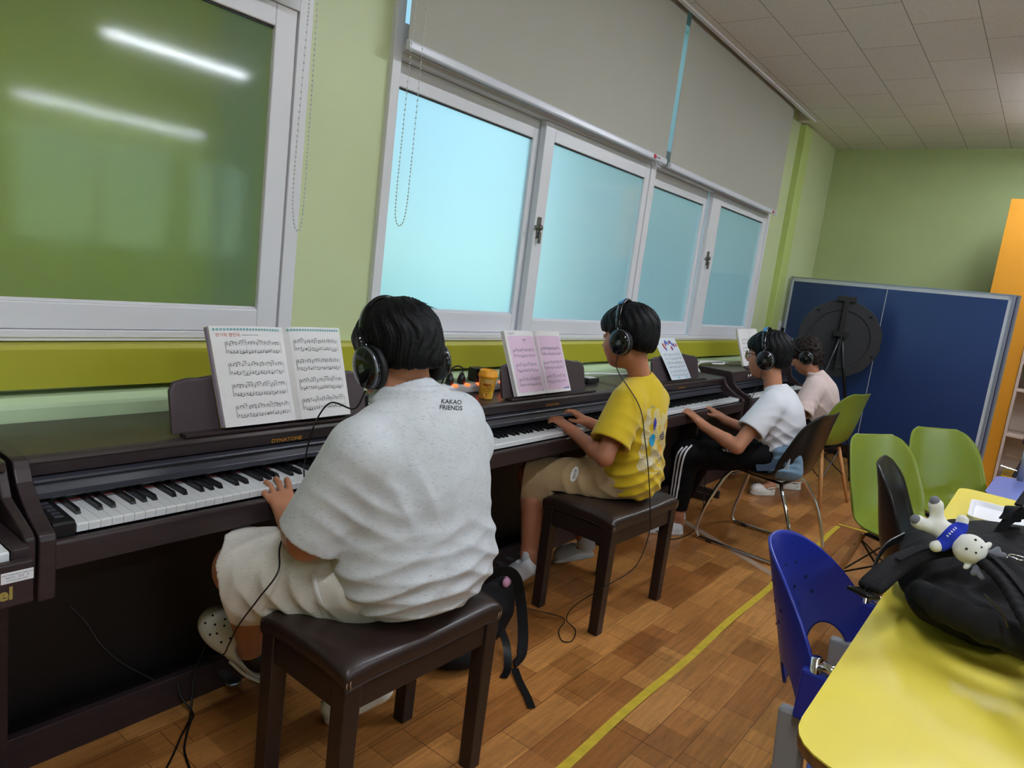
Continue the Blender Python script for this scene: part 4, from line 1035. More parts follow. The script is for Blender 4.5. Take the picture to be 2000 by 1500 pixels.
# ---------------------------------------------------------------- spinning wheel on a tripod, seen from behind
def wheel():
    t = thing('prize_wheel', 'black round scalloped wheel on a black tripod before the blue table', 'wheel', (6.15, 1.27, 0))
    mb_ = mat('matte_black_board', (34, 34, 38), .55); mk = mat('black_metal_tube', (16, 16, 18), .35)
    cx, cy, cz_ = 6.20, 1.375, 1.155; R_ = .312
    ax = Vector((-.93, -.36, 0)).normalized(); u = Vector((-ax.y, ax.x, 0)); Mx = Matrix(((u.x, 0, ax.x, cx), (u.y, 0, ax.y, cy), (0, 1, 0, cz_), (0, 0, 0, 1)))
    n = 96; out = [(R_ * (1 + .022 * abs(sin(6 * 2 * pi * k / n))) * cos(2 * pi * k / n), R_ * (1 + .022 * abs(sin(6 * 2 * pi * k / n))) * sin(2 * pi * k / n)) for k in range(n)]
    obj('wheel_disc', MB().prism(out, -.03, .0, 'z', Mx), mb_, t, bevel=.003)
    ri = MB()
    rr = [(.245, .0), (.245, .006), (.232, .006), (.225, -.001)]
    ri.lathe([(r_, z) for r_, z in rr], 64, Mx, cap=False); obj('raised_rim', ri, mb_, t)
    obj('lamp_bulb', MB().ball(Mx @ Vector((R_ * .93 * cos(2.3), R_ * .93 * sin(2.3), .004)), .012, 10).ball(Mx @ Vector((R_ * .93 * cos(.8), R_ * .93 * sin(.8), .004)), .012, 10).ball(Mx @ Vector((R_ * .93 * cos(-.4), R_ * .93 * sin(-.4), .004)), .010, 10), mk, t)
    obj('pointer_bracket', MB().box(-.07, .07, R_ - .01, R_ + .035, -.02, .03, Mx).box(-.02, .02, .0, R_, .0, .03, Mx), mk, t, bevel=.003)
    top = Mx @ Vector((0, .05, .05))
    obj('tripod_head', MB().box(-.06, .06, .02, .06, .03, .075, Mx).tube([Mx @ Vector((0, .04, .05)), Mx @ Vector((0, -.25, .05))], .016, 12), mk, t)
    for ang, foot in ((0, (6.28, 1.10)), (1, (5.86, 1.52)), (2, (6.42, 1.62))):
        f_ = Vector((foot[0], foot[1], .015)); mid = top.lerp(f_, .55)
        lg = obj('tripod_leg', MB().tube([top, mid], .013, 10).tube([mid, f_], .009, 10), mk, t, smooth=True)
        obj('rubber_foot', MB().ball(f_, .016, 10), mk, lg)
wheel()

# ---------------------------------------------------------------- orange board and the shelf unit
t = thing('shelf_cabinet', 'tall shelf cabinet with broad orange front panel at the right edge', 'shelf', (7.1, -.3, 0))
M_or = mat('orange_laminate', (224, 152, 34), .45, noise=(2, .05)); M_bw = mat('pale_shelf_board', (206, 186, 172), .5)
obj('orange_panel', MB().box(6.90, 6.93, .172, .475, 0, 2.42), M_or, t, bevel=.002)
obj('side_panel', MB().box(6.88, 7.3, .150, .170, 0, 2.42), M_bw, t, bevel=.002)
obj('side_panel', MB().box(6.90, 7.3, -1.02, -1.0, 0, 2.42), M_bw, t)
obj('back_panel', MB().box(7.29, 7.3, -1.0, .15, 0, 2.42), M_bw, t)
for z in (.10, .55, .92, 1.14, 1.6, 2.0, 2.4): obj('shelf_board', MB().box(6.89, 7.29, -1.0, .150, z, z + .022), M_bw, t, bevel=.002)
def basket(label, x, y, z, w=.28, d=.3, h=.09):
    t = thing('plastic_basket', label, 'basket', (x, y, z), 'yellow plastic baskets on the shelves')
    m = MB(); my = MATS.get('yellow_basket_plastic') or mat('yellow_basket_plastic', (226, 186, 44), .4)
    m.box(x - w / 2, x + w / 2, y - d / 2, y + d / 2, z, z + .004)
    for k in range(5):
        zz = z + .004 + k * h / 4.6; g = .01 + k * .002
        for s_ in (-1, 1):
            m.box(x - w / 2 - g, x + w / 2 + g, y + s_ * (d / 2 + g) - .002, y + s_ * (d / 2 + g) + .002, zz, zz + (.007 if k < 4 else .014)); m.box(x + s_ * (w / 2 + g) - .002, x + s_ * (w / 2 + g) + .002, y - d / 2 - g, y + d / 2 + g, zz, zz + (.007 if k < 4 else .014))
    for s_ in (-1, 1):
        for i in range(15):
            yy = y - d / 2 + d * i / 14; m.box(x + s_ * (w / 2 + .012) - .002, x + s_ * (w / 2 + .012) + .002, yy - .003, yy + .003, z, z + h)
            xx = x - w / 2 + w * i / 14; m.box(xx - .003, xx + .003, y + s_ * (d / 2 + .012) - .002, y + s_ * (d / 2 + .012) + .002, z, z + h)
    obj('basket_body', m, my, t)
basket('yellow slotted basket with tools on the lowest shelf', 7.08, -.05, .124, .3, .3, .10)
basket('small yellow basket on the middle shelf of the cabinet', 7.08, -.06, .944, .26, .26, .07)
t = thing('metal_rack', 'dark clamp tool with two steel rods above the yellow basket', 'tool', (7.02, 0, .24))
obj('steel_rod', MB().tube([(6.94, .14, .30), (7.0, -.10, .26)], .006, 8), M_chrome, t); obj('steel_rod', MB().tube([(6.95, .12, .40), (6.98, -.14, .36)], .004, 8), M_chrome, t)
obj('tool_handle', MB().tube([(6.97, .04, .22), (6.99, .0, .36)], [.014, .02], 12), mat('dark_tool_grip', (50, 56, 70), .5), t)
setp(obj('toy_post', MB().tube([(6.80, .27, .0), (6.80, .27, .16)], .018, 12).ball((6.80, .27, .18), .022, 10), mat('red_toy', (205, 40, 30), .4), smooth=True), 'small red knob on a post at the foot of the orange panel', 'toy')
setp(obj('card_box', MB().box(6.74, 6.86, .20, .245, 0, .15), mat('yellow_box_card', (214, 176, 40), .5), bevel=.004), 'small yellow box at the foot of the orange panel', 'box')
t = thing('desk_stand', 'dark blue handle on a grey pole over the lavender table', 'tool', (4.6, .0, .6))
obj('pole', MB().tube([(4.6, -.005, .6), (4.6, -.005, .80)], .016, 12), M_grey, t, smooth=True); obj('grip', MB().tube([(4.6, -.005, .80), (4.6, -.005, .97)], .028, 12), mat('navy_plastic', (30, 40, 100), .4), t, smooth=True)
# ---------------------------------------------------------------- people
V = lambda *a: np.array(a if len(a) > 1 else a[0], np.float32)
def rot(yaw=0, pitch=0, roll=0):
    """columns right, forward, up; yaw turns left, pitch nods down"""
    return np.array((Matrix.Rotation(radians(yaw), 3, 'Z') @ Matrix.Rotation(-radians(pitch), 3, 'X') @ Matrix.Rotation(radians(roll), 3, 'Y')), np.float32)

def skin_mat(name, rgb):
    return mat(name, rgb, .48, noise=(9, .10), bump=(160, .08, .0008), sss=.12, spec=.4)
def hair_mat(name, rgb, st=(60, 60, 6)):
    return mat(name, rgb, .5, noise=(3, .5, st), bump=(5, .5, .003, st), spec=.22)
def knit(name, rgb, rough=.85, speck=None, noise_amt=.05, weave=500):
    m = mat(name, rgb, rough, sheen=.2 if sum(rgb) > 300 else 0, spec=.5 if sum(rgb) > 300 else .15, bump=(weave, .18, .0006), noise=(30, noise_amt))
    if speck:
        n = m.node_tree.nodes; l = m.node_tree.links; p = n['Principled BSDF']; src = p.inputs['Base Color'].links[0].from_socket
        tc = n.new('ShaderNodeTexCoord'); mp = n.new('ShaderNodeMapping'); mp.inputs['Scale'].default_value = (.55, .55, 3.0); mp.inputs['Rotation'].default_value = (.2, .1, 0)
        tx = n.new('ShaderNodeTexNoise'); tx.inputs['Scale'].default_value = 150; tx.inputs['Detail'].default_value = 3; tx.inputs['Roughness'].default_value = .7
        l.new(tc.outputs['Object'], mp.inputs[0]); l.new(mp.outputs[0], tx.inputs['Vector'])
        mr = n.new('ShaderNodeMapRange'); mr.inputs['From Min'].default_value = .57; mr.inputs['From Max'].default_value = .72; l.new(tx.outputs['Fac'], mr.inputs['Value'])
        mx = n.new('ShaderNodeMix'); mx.data_type = 'RGBA'; l.new(mr.outputs[0], mx.inputs[0]); l.new(src, mx.inputs[6]); mx.inputs[7].default_value = lin(*speck); l.new(mx.outputs[2], p.inputs['Base Color'])
    return m

def add_head(s, O, R, k=1.0):
    X = lambda x, y, z: O + R @ (V(x, y, z) * k)
    E = lambda c, r, q=.02: s.el(X(*c), V(r) * k, R, q * k)
    E((0, -.014, .028), (.073, .088, .083)); E((0, .026, -.030), (.060, .062, .076), .03); E((0, .050, -.084), (.030, .026, .022), .035)
    for q in (-1, 1):
        E((q * .036, .050, -.036), (.026, .030, .030), .03); E((q * .050, .012, -.062), (.016, .03, .022), .03)
        E((q * .074, -.008, -.008), (.009, .019, .029), .006); s.rc(X(q * .014, .083, .020), X(q * .042, .074, .020), .007 * k, .005 * k, .012)
        s.sub(_el(X(q * .031, .099, .002), V(.017, .013, .010) * k, R), .010)
        s.sub(_el(X(q * .088, -.004, -.008), V(.006, .009, .014) * k, R), .004)
    s.rc(X(0, .083, .004), X(0, .100, -.030), .006 * k, .0095 * k, .012)
    for q in (-1, 1): E((q * .010, .092, -.033), (.007, .008, .006), .006)
    E((0, .087, -.056), (.020, .008, .0045), .005); E((0, .086, -.066), (.016, .008, .005), .004)
    s.sub(_el(X(0, .097, -.0605), V(.020, .006, .0012) * k, R), .002)

def face_parts(body, O, R, k, look=0):
    X = lambda x, y, z: Vector(O + R @ (V(x, y, z) * k)); Mx = Matrix([list(r) for r in R])
    ew = MATS.get('eye_white') or mat('eye_white', (225, 222, 216), .2); ir = MATS.get('dark_iris') or mat('dark_iris', (22, 14, 10), .1); hb = MATS.get('brow_hair') or mat('brow_hair', (30, 22, 20), .7); lp = MATS.get('lip_skin') or mat('lip_skin', (176, 104, 92), .4)
    for q in (-1, 1):
        e_ = obj('eye', MB().ball(X(q * .031, .0775, .001), .0118 * k, 14), ew, body, smooth=True)
        obj('iris', MB().ball(X(q * .031, .0845, -.0015), .0058 * k, 10), ir, e_, smooth=True)
        obj('eyelid', MB().ball(X(q * .031, .0775, .0035), (.0135 * k, .0128 * k, .0105 * k), 14, Mx), MATS[body['skin']], e_, smooth=True)
        obj('eyebrow', MB().tube([X(q * .014, .090, .019), X(q * .030, .088, .0235), X(q * .045, .077, .020)], [.0022 * k, .0028 * k, .0012 * k], 8), hb, body, smooth=True)
    obj('lips', MB().ball(X(0, .0885, -.0570), (.017 * k, .0065 * k, .0034 * k), 14, Mx).ball(X(0, .0875, -.0655), (.014 * k, .0068 * k, .0042 * k), 14, Mx), lp, body, smooth=True)

def add_hand(s, W, F, N, side, k=1.0, lift=14, curl=(26, 34, 24), spread=5, thumb=1.0, bend=None):
    """palm and five separate fingers; F to the fingers, N back of the hand, side = +1/-1 thumb side along F x N"""
    W = V(W); F = V(F) / np.linalg.norm(V(F)); N = V(N) - F * (V(N) @ F); N = N / np.linalg.norm(N); Sd = np.cross(F, N) * side
    R = np.stack([Sd, F, N], 1)
    P = lambda a, b, c: W + (Sd * a + F * b + N * c) * k
    s.bx(P(.002, .040, 0), V(.031, .042, .0125) * k, .0115 * k, R, .018); s.rc(W - F * .03 * k, P(0, .02, 0), .0215 * k, .021 * k, .02)
    s.rc(P(.018, .018, -.006), P(.026, .045, -.006), .013 * k, .011 * k, .012)
    L = (.062, .070, .066, .051); xo = (.0265, .009, -.0095, -.0265)
    for i in range(4):
        a = P(xo[i], .078 - (.004 if i in (0, 3) else 0) - (.004 if i == 3 else 0), .001); dirn = (1.5 - i) * spread; ang = lift + (bend[i] if bend else 0); pts = [a]; rr = (.0080, .0074, .0068, .0060)
        for j, fr in enumerate((.42, .32, .26)):
            d = F * cos(radians(ang)) + N * sin(radians(ang)); d = d + Sd * sin(radians(dirn)); d = d / np.linalg.norm(d)
            pts.append(pts[-1] + d * L[i] * fr * k); ang -= curl[j]
        for j in range(3): s.rc(pts[j], pts[j + 1], rr[j] * k, rr[j + 1] * k, .0035 if j else .006)
    t0 = P(.024, .020, -.006); t1 = t0 + (Sd * .55 + F * .68 - N * .25) * .036 * k * thumb; t2 = t1 + (Sd * .30 + F * .88 - N * .30) * .026 * k; t3 = t2 + (F * .95 + Sd * .1 - N * .25) * .018 * k
    s.rc(t0, t1, .0125 * k, .0098 * k, .010); s.rc(t1, t2, .0098 * k, .0085 * k, .003); s.rc(t2, t3, .0085 * k, .0068 * k, .003)

def headphones(label, O, R, k=1.0, cable=None, tilt=0, hw=.092, lining=False):
    O = np.array(O, np.float32); X = lambda x, y, z: Vector(O + (R @ rotx(tilt)) @ (V(x, y, z) * k)); RR = R @ rotx(tilt)
    t = thing('headphones', label, 'headphones', tuple(O), 'black over-ear headphones')
    top = .137
    mb = MB(); n = 28; vs = []
    for i in range(n + 1):
        a = pi * i / n; x = -cos(a) * (hw + .004) ; z = -.0 + sin(a) ** .85 * top
        nx, nz = -cos(a), sin(a)
        for dy, dn in ((-.013, .0), (-.011, .005), (.011, .005), (.013, 0), (.011, -.004), (-.011, -.004)): vs.append(X(x + nx * dn, -.004 + dy * (1 - .25 * abs(cos(a))), z + nz * dn))
    fs = [(i * 6 + j, i * 6 + (j + 1) % 6, (i + 1) * 6 + (j + 1) % 6, (i + 1) * 6 + j) for i in range(n) for j in range(6)] + [tuple(range(6)), tuple(n * 6 + j for j in range(5, -1, -1))]
    mg = MATS.get('glossy_black_plastic') or mat('glossy_black_plastic', (14, 15, 18), .12, spec=.6); mf = MATS.get('ear_cushion') or mat('ear_cushion', (20, 20, 22), .55); ms = MATS.get('silver_trim') or mat('silver_trim', (120, 124, 134), .25, metal=.8)
    obj('headband', mb.add(vs, fs), mg, t, smooth=True)
    Mr = Matrix([list(r) for r in RR])
    for q in (-1, 1):
        B = Matrix(((0, 0, q, 0), (0, 1, 0, 0), (-q, 0, 0, 0), (0, 0, 0, 1)))
        def cupM(x): M4 = Mr.to_4x4(); M4.translation = X(q * x, -.004, -.020); return M4 @ B @ Matrix.Diagonal((1.14, 1.0, 1.0, 1)) @ Matrix.Scale(k, 4)
        obj('ear_cushion', MB().lathe([(.020, 0), (.034, -.001), (.041, .004), (.043, .011), (.041, .017), (.036, .019)], 30, cupM(.071)), mf, t, smooth=True)
        c = obj('ear_cup', MB().lathe([(.036, 0), (.041, .003), (.042, .010), (.038, .019), (.026, .0245), (.010, .026), (.0, .026)], 30, cupM(.089), cap=False), mg, t, smooth=True)
        obj('cup_ring', MB().lathe([(.0405, .011), (.0412, .0125), (.0388, .0185), (.0380, .0175)], 30, cupM(.089), cap=False), ms, c, smooth=True)
        lg = MB(); M4 = cupM(.089)
        if True:
            lg.box(-.008, -.002, -.010, .008, .0255, .0266, M4); lg.box(-.001, .005, -.010, .002, .0255, .0266, M4)
        obj('logo', lg, ms, c)
        yk = [X(q * (hw + .007), -.004, .045), X(q * (hw + .013), -.004, .022), X(q * (hw + .018), .010, .004), X(q * (hw + .020), .020, -.012)]
        obj('slider_arm', MB().tube([X(q * (hw + .002), -.004, .070), X(q * (hw + .006), -.004, .046), X(q * (hw + .010), -.004, .020)], [.009 * k, .0095 * k, .008 * k], 12, flat=.45), mg, t, smooth=True)
        obj('cup_yoke', MB().tube(spline(yk, 4), .0022 * k, 8), ms, t, smooth=True)
    if lining:
        lm = MB(); lm.grid(lambda u, v: tuple(X(-cos(pi * (.30 + .40 * u)) * (hw + .0095), -.004 + (v - .5) * .017, sin(pi * (.30 + .40 * u)) ** .85 * top + .0062)), 16, 2)
        obj('blue_band_pad', lm, MATS.get('blue_band_vinyl') or mat('blue_band_vinyl', (64, 128, 176), .3), t, smooth=True, solid=.0012)
    if cable: obj('cord', MB().tube(spline(cable, 10), .0021, 8), M_cable, t, smooth=True)
    return t
def rotx(a): return np.array(Matrix.Rotation(radians(a), 3, 'X'), np.float32)

def hair(s, O, R, k, fringe=.045, nape=-.055, puff=1.0, noise_=.0, side=.02, long=0):
    """cap of hair around the head; the face and the neck below the hairline are cut away"""
    O = V(O); X = lambda x, y, z: O + R @ (V(x, y, z) * k)
    s.el(X(0, -.006, .040), V(.086 * puff, .104 * puff, .088 * puff) * k, R); s.el(X(0, -.045, -.012), V(.070 * puff, .058, .062 + long) * k, R, .03)
    s.el(X(0, .060, .055), V(.062, .042, .034) * k, R, .03)
    # face opening, ear notches and nape line
    s.sub(_bx(X(0, .125, fringe - .135), V(.12, .082 + side, .118) * k, .03, R), .006)
    for q in (-1, 1): s.sub(_bx(X(q * .09, .022, -.075), V(.03, .05, .07) * k, .02, R), .006)
    s.cut(_pl(X(0, -.05, nape), R @ V(0, .25, -1)), .008)
    def disp(P):
        q = (P - O) @ R / k; az = np.arctan2(q[..., 0], q[..., 1] + .02); r = np.sqrt(q[..., 0] ** 2 + q[..., 1] ** 2); f = np.clip(r / .05, 0, 1)
        d = .0011 * np.sin(az * 46 + 5 * np.sin(q[..., 2] * 50) + 9 * np.sin(az * 3)) * f + .0008 * np.sin(az * 91 + 7 * np.sin(q[..., 2] * 37))
        d = d + .0016 * np.sin(az * 17 + 3 * np.sin(q[..., 2] * 41))
        if noise_: d = d + noise_ * (np.sin(q[..., 0] * 150 + 2 * np.sin(q[..., 1] * 90)) * np.sin(q[..., 1] * 130 + 2 * np.sin(q[..., 2] * 110)) + .6 * np.sin(q[..., 2] * 170 + 3 * np.sin(q[..., 0] * 80)))
        return d * k
    s.disp = disp
    return s
def tufts(O, R, k, n, seed, m, parent, crown=(0, -.03, .125), ln=.03, spread=.055, r=.0016):
    rnd = random.Random(seed); mb = MB(); X = lambda x, y, z: Vector(O + R @ (V(x, y, z) * k))
    for i in range(n):
        a = rnd.uniform(0, 2 * pi); q = rnd.uniform(.1, 1) * spread; bx, by = crown[0] + q * cos(a), crown[1] + q * sin(a); bz = .122 - (bx * bx + by * by) * 6.5
        l_ = ln * rnd.uniform(.5, 1.1); ox, oy = cos(a) * l_ * .9, sin(a) * l_ * .9
        mb.tube([X(bx, by, bz - .008), X(bx + ox * .4, by + oy * .4, bz + l_ * .28), X(bx + ox, by + oy, bz + l_ * .05)], [r * k, r * .8 * k, r * .2 * k], 5)
    obj('hair_strands', mb, m, parent, smooth=True)

def shoe(name, parent, heel, toe, up, m, kind='sneaker', w=.038, m2=None, holes=True):
    heel, toe, up = V(heel), V(toe), V(up); F = toe - heel; L = float(np.linalg.norm(F)); F = F / L; up = up - F * (up @ F); up = up / np.linalg.norm(up); Sd = np.cross(F, up); R = np.stack([Sd, F, up], 1)
    P = lambda a, b, c: heel + Sd * a + F * b * L + up * c
    s = SDF()
    s.rc(P(0, .14, .018), P(0, .42, .016), w * .80, w * .82, .02).rc(P(0, .42, .016), P(.004, .80, .012), w * .84, w * .98, .02)
    if kind == 'clog':
        s.el(P(.002, .70, .030), V(w * 1.14, L * .30, .040), R, .02).el(P(0, .12, .030), V(w * .80, L * .13, .032), R, .015); s.sub(_el(P(0, .26, .062), V(w * .70, L * .25, .048), R), .008)
    else:
        s.el(P(0, .22, .045), V(w * .82, L * .20, .052), R, .02).el(P(0, .60, .034), V(w * .92, L * .30, .036), R, .03); s.sub(_el(P(0, .20, .098), V(w * .98, L * .23, .050), R), .008)
    s.cut(_pl(P(0, 0, -.004), -up), .004)
    lo = np.minimum(heel, toe) - .09; hi = np.maximum(heel, toe) + .11
    o = sobj(name, s, lo, hi, m, parent, .0038)
    so = SDF(); so.rc(P(0, .13, .004), P(0, .42, .002), w * .86, w * .86, .01).rc(P(0, .42, .002), P(.004, .82, .002), w * .88, w * 1.04, .02)
    so.cut(_pl(P(0, 0, -.012), -up), .003); so.cut(_pl(P(0, 0, .012), up), .003)
    sobj('sole', so, lo, hi, m2 or m, o, .0042)
    if kind == 'clog' and holes:
        hm = MB()
        for a, b in ((-.5, .66), (0, .62), (.5, .66), (-.3, .76), (.3, .76), (-.6, .80), (0, .84), (.6, .80), (-.3, .92), (.3, .92)):
            p = P(a * w * 1.0, b, .10); q = s.project([p], -up, 0.0, .0006)[0]
            hm.lathe([(.0034, 0), (.0034, .0012)], 10, Matrix.Translation(Vector(q)) @ Vector(up).to_track_quat('Z', 'Y').to_matrix().to_4x4())
        obj('vent_holes', hm, MATS.get('dark_hole') or mat('dark_hole', (30, 28, 28), .8), o)
        st = MB(); st.tube(spline([P(-w * .98, .44, .045), P(-w * .95, .2, .052), P(-w * .5, .0, .055), P(w * .5, .0, .055), P(w * .95, .2, .052), P(w * .98, .44, .045)], 6), .0048, 8); obj('heel_strap', st, m, o, smooth=True)
    return o

def leg(s, hip, knee, ankle, r=(.085, .055, .05, .034), heel=None, toe=None):
    hip, knee, ankle = V(hip), V(knee), V(ankle); calf = knee * .68 + ankle * .32; back = V(0, -.012, 0)
    s.rc(hip, knee, r[0], r[1], .04); s.rc(knee, calf + back, r[1] * .93, r[2], .03); s.rc(calf + back, ankle, r[2], r[3], .02)
    if heel is not None: s.rc(ankle, V(heel) + V(0, 0, .02), r[3], .024, .02); s.rc(V(heel) * .8 + V(toe) * .2 + V(0, 0, .02), V(heel) * .25 + V(toe) * .75 + V(0, 0, .016), .026, .024, .02)
def arm(s, sh, el, wr, r=(.048, .036, .024)):
    sh, el, wr = V(sh), V(el), V(wr); s.rc(sh, el, r[0], r[1], .03); m = el * .7 + wr * .3; s.rc(el, m, r[1] * .98, r[1] * .98, .012); s.rc(m, wr, r[1] * .98, r[2], .012)

def sleeve(sh, el, t, r1, r2, hollow=True):
    """open sleeve from the shoulder to fraction t of the upper arm"""
    sh, el = V(sh), V(el); c = sh * (1 - t) + el * t; n = (el - sh) / np.linalg.norm(el - sh)
    outer = _cut(_rc(sh, c + n * .05, r1, r2), _pl(c, n)); inner = _rc(sh * .35 + c * .65, c + n * .09, r2 * .7, r2 - .006)
    return outer, inner, c, n

# ================= the large boy in grey
SK1 = skin_mat('tan_skin', (186, 128, 98)); HB = hair_mat('black_hair', (9, 9, 12))
GREYW = knit('oatmeal_heather_knit', (202, 206, 210), speck=(150, 154, 160), noise_amt=.05)
def boy_grey():
    O = V(1.210, 1.262, 1.126); R = rot(-5, 18, -4); k = 1.12
    b = SDF()
    b.el((1.225, 1.185, .64), (.18, .13, .15)).el((1.215, 1.195, .86), (.16, .11, .15), k=.05).rc((1.21, 1.205, .98), (1.205, 1.245, 1.08), .062, .058, .03)
    arm(b, (1.05, 1.185, .925), (.985, 1.275, .690), (1.047, 1.425, .674), (.055, .046, .030)); arm(b, (1.39, 1.19, .915), (1.45, 1.28, .70), (1.36, 1.44, .715), (.055, .046, .030))
    add_head(b, O, R, k)
    add_hand(b, (1.052, 1.435, .678), (.10, .72, .42), (-.25, -.35, .9), 1, 1.08, 8, (30, 42, 30), 8)
    add_hand(b, (1.352, 1.452, .722), (-.1, .95, .18), (.0, -.2, 1), -1, .95, 14, (36, 38, 26), 6)
    leg(b, (1.12, 1.24, .575), (.965, 1.50, .545), (1.135, 1.685, .175), (.10, .066, .058, .037), (1.155, 1.668, .125), (1.07, 1.785, .30))
    leg(b, (1.33, 1.24, .575), (1.40, 1.50, .545), (1.335, 1.375, .135), (.10, .066, .056, .037), (1.345, 1.335, .115), (1.262, 1.43, .03))
    body = sobj('person', b, (.75, 1.0, -.02), (1.62, 1.9, 1.40), SK1, None, .0036)
    setp(body, 'seated person in oatmeal polo shirt and shorts, back to camera, at the nearest full piano', 'person', None); body['skin'] = 'tan_skin'
    face_parts(body, O, R, k)
    h = SDF(); hair(h, O, R, k, fringe=.03, nape=-.030, puff=1.02)
    ho = sobj('hair', h, O - .16, O + .17, HB, body, .003)
    tufts(O, R, k, 60, 4, HB, ho)
    # shirt
    s = SDF()
    s.el((1.243, 1.160, .635), (.238, .172, .165)).el((1.225, 1.165, .79), (.215, .155, .20), k=.06).el((1.215, 1.170, .895), (.195, .128, .13), k=.05)
    s.rc((1.10, 1.180, .958), (1.345, 1.175, .968), .073, .077, .04).el((1.23, 1.145, .965), (.13, .085, .075), k=.05).rc((1.21, 1.19, .98), (1.207, 1.205, 1.03), .095, .070, .05)
    inn = []
    for sh, el, t, r1, r2 in (((1.045, 1.175, .920), (.985, 1.268, .69), .93, .088, .084), ((1.385, 1.18, .90), (1.445, 1.28, .69), .9, .088, .082)):
        o_, i_, c, n = sleeve(sh, el, t, r1, r2); s.un(o_, .016); inn.append(i_)
    for i_ in inn: s.sub(i_, .004)
    s.cut(_pl((1.23, 1.15, .515), (0, .0, -1)), .02)
    s.sub(_rc((1.205, 1.225, 1.03), (1.20, 1.26, 1.2), .062, .07), .006)
    s.disp = folds([((1.17, .98, .56), .17, (-.15, 0, 1), .052, .007, .3), ((1.38, 1.03, .62), .15, (.35, 0, 1), .055, .007, 1.2), ((1.05, 1.06, .58), .13, (-.5, 0, 1), .05, .007, 2.2), ((1.0, 1.12, .80), .09, (.6, 0, .8), .05, .004, .5), ((1.09, 1.05, .84), .06, (1, 0, .5), .06, .005, 2), ((1.15, 1.0, .78), .10, (-.45, 0, .9), .10, .004, .9)])
    shirt = sobj('polo_shirt', s, (.84, .93, .46), (1.60, 1.42, 1.16), GREYW, body, .0042)
    # collar
    c = SDF(); 
    ring = [(1.210 + .080 * cos(a), 1.208 + .074 * sin(a), 1.050 + .012 * sin(a + pi) ) for a in np.linspace(-pi * 1.28, pi * .28, 22)]
    for a_, b_ in zip(ring[:-1], ring[1:]):
        c.rc(a_, b_, .012, .012, .008); c.rc((a_[0] * 1.0 + (a_[0] - 1.207) * .16, a_[1] + (a_[1] - 1.212) * .2, a_[2] - .022), (b_[0] + (b_[0] - 1.207) * .16, b_[1] + (b_[1] - 1.212) * .2, b_[2] - .022), .008, .008, .022)
    c.sub(_rc((1.205, 1.22, 1.0), (1.20, 1.262, 1.16), .064, .062), .004)
    sobj('collar', c, (1.05, 1.08, .96), (1.37, 1.36, 1.12), GREYW, shirt, .0034)
    tx = MB(); dr = V(.70, .70, -.1)
    rt = V(.72, -.69, 0.02); upv = V(.05, .08, 1.0)
    for w_, dy in (('KAKAO', .007), ('FRIENDS', -.007)): text_on(tx, w_, .0145, lambda a, b2, dy=dy: tuple(V(1.216, 1.08, 1.040) + rt * a + upv * (b2 + dy)), bold=.0003)
    decal(tx, s, (.731, .657, -.183), .0012, .12); obj('back_print', tx, M_ink, shirt)
    # seam lines at the left shoulder
    sm = MB(); sm.tube(spline([(.915, 1.10, .995), (.929, 1.05, .947), (.959, 1.05, .882), (.986, 1.08, .822)], 8), .0011, 6); decal(sm, s, (.63, .715, -.30), -.0004, .1); obj('shoulder_seam', sm, mat('grey_seam_thread', (186, 189, 192), .9), shirt)
    # shorts
    q = SDF(); q.el((1.225, 1.21, .585), (.215, .175, .095))
    for hip, kn, ex in (((1.11, 1.24, .575), (.955, 1.52, .548), 0), ((1.335, 1.24, .575), (1.405, 1.52, .548), 1)):
        hip, kn = V(hip), V(kn); n = (kn - hip) / np.linalg.norm(kn - hip); f = _cut(smf(_rc(hip, kn + n * .04, .112, .098), _rc(hip + V(0, 0, -.02), kn + n * .02 + V(.02, -.05, -.07), .08, .075), .05), _pl(kn - n * .012, n + V(0, 0, -.12))); q.un(f, .04)
    for hip, kn in (((1.11, 1.24, .575), (.955, 1.52, .548)), ((1.335, 1.24, .575), (1.405, 1.52, .548))):
        hip, kn = V(hip), V(kn); q.sub(_rc(hip * .2 + kn * .8, kn + (kn - hip) * .4, .06, .088), .004)
    q.cut(_pl((0, 0, .497), (0, -.25, -1)) if False else _bxn((1.2, 1.15, .40), (.27, .20, .100)), .004)
    q.disp = folds([((.98, 1.45, .58), .12, (.3, 1, .2), .06, .005, .4), ((1.0, 1.33, .52), .12, (.2, 1, -.5), .05, .006, 1.5), ((1.0, 1.25, .60), .10, (1, .5, 0), .045, .005, 2.2)])
    so = sobj('shorts', q, (.80, .98, .36), (1.56, 1.62, .72), knit('oatmeal_short_knit', (214, 208, 200), speck=(172, 166, 160)), body, .0042)
    sp = MB(); sp.grid(lambda u, v: (.905 + .012 * u + .058 * v * v, 1.15 - .05 * v, .68 - .16 * v), 4, 20)
    decal(sp, q, (.56, .69, -.45), .0015, .08); obj('side_stripe', sp, mat('white_side_stripe', (232, 232, 234), .8), so)
    lb = MB(); lc, la, lu = V(.883, 1.05, .705), V(.010, -.010, .0045), V(.004, .001, .0045); lb.add([tuple(lc + la * a + lu * b_) for a, b_ in ((-1, -1), (1, -1), (1, 1), (-1, 1))], [(0, 1, 2, 3)]); decal(lb, s, (.58, .69, -.433), .0015, .1); obj('hem_label', lb, mat('cream_label', (226, 216, 196), .7), shirt)
    CR = mat('cream_clog_foam', (226, 222, 214), .45)
    for h_, t_, u_ in (((1.175, 1.655, .095), (1.035, 1.80, .275), (-.55, -.62, .62)), ((1.352, 1.318, .128), (1.245, 1.452, .022), (-.45, .45, 1.3))):
        shoe('clog', body, h_, t_, u_, CR, 'clog', .045)
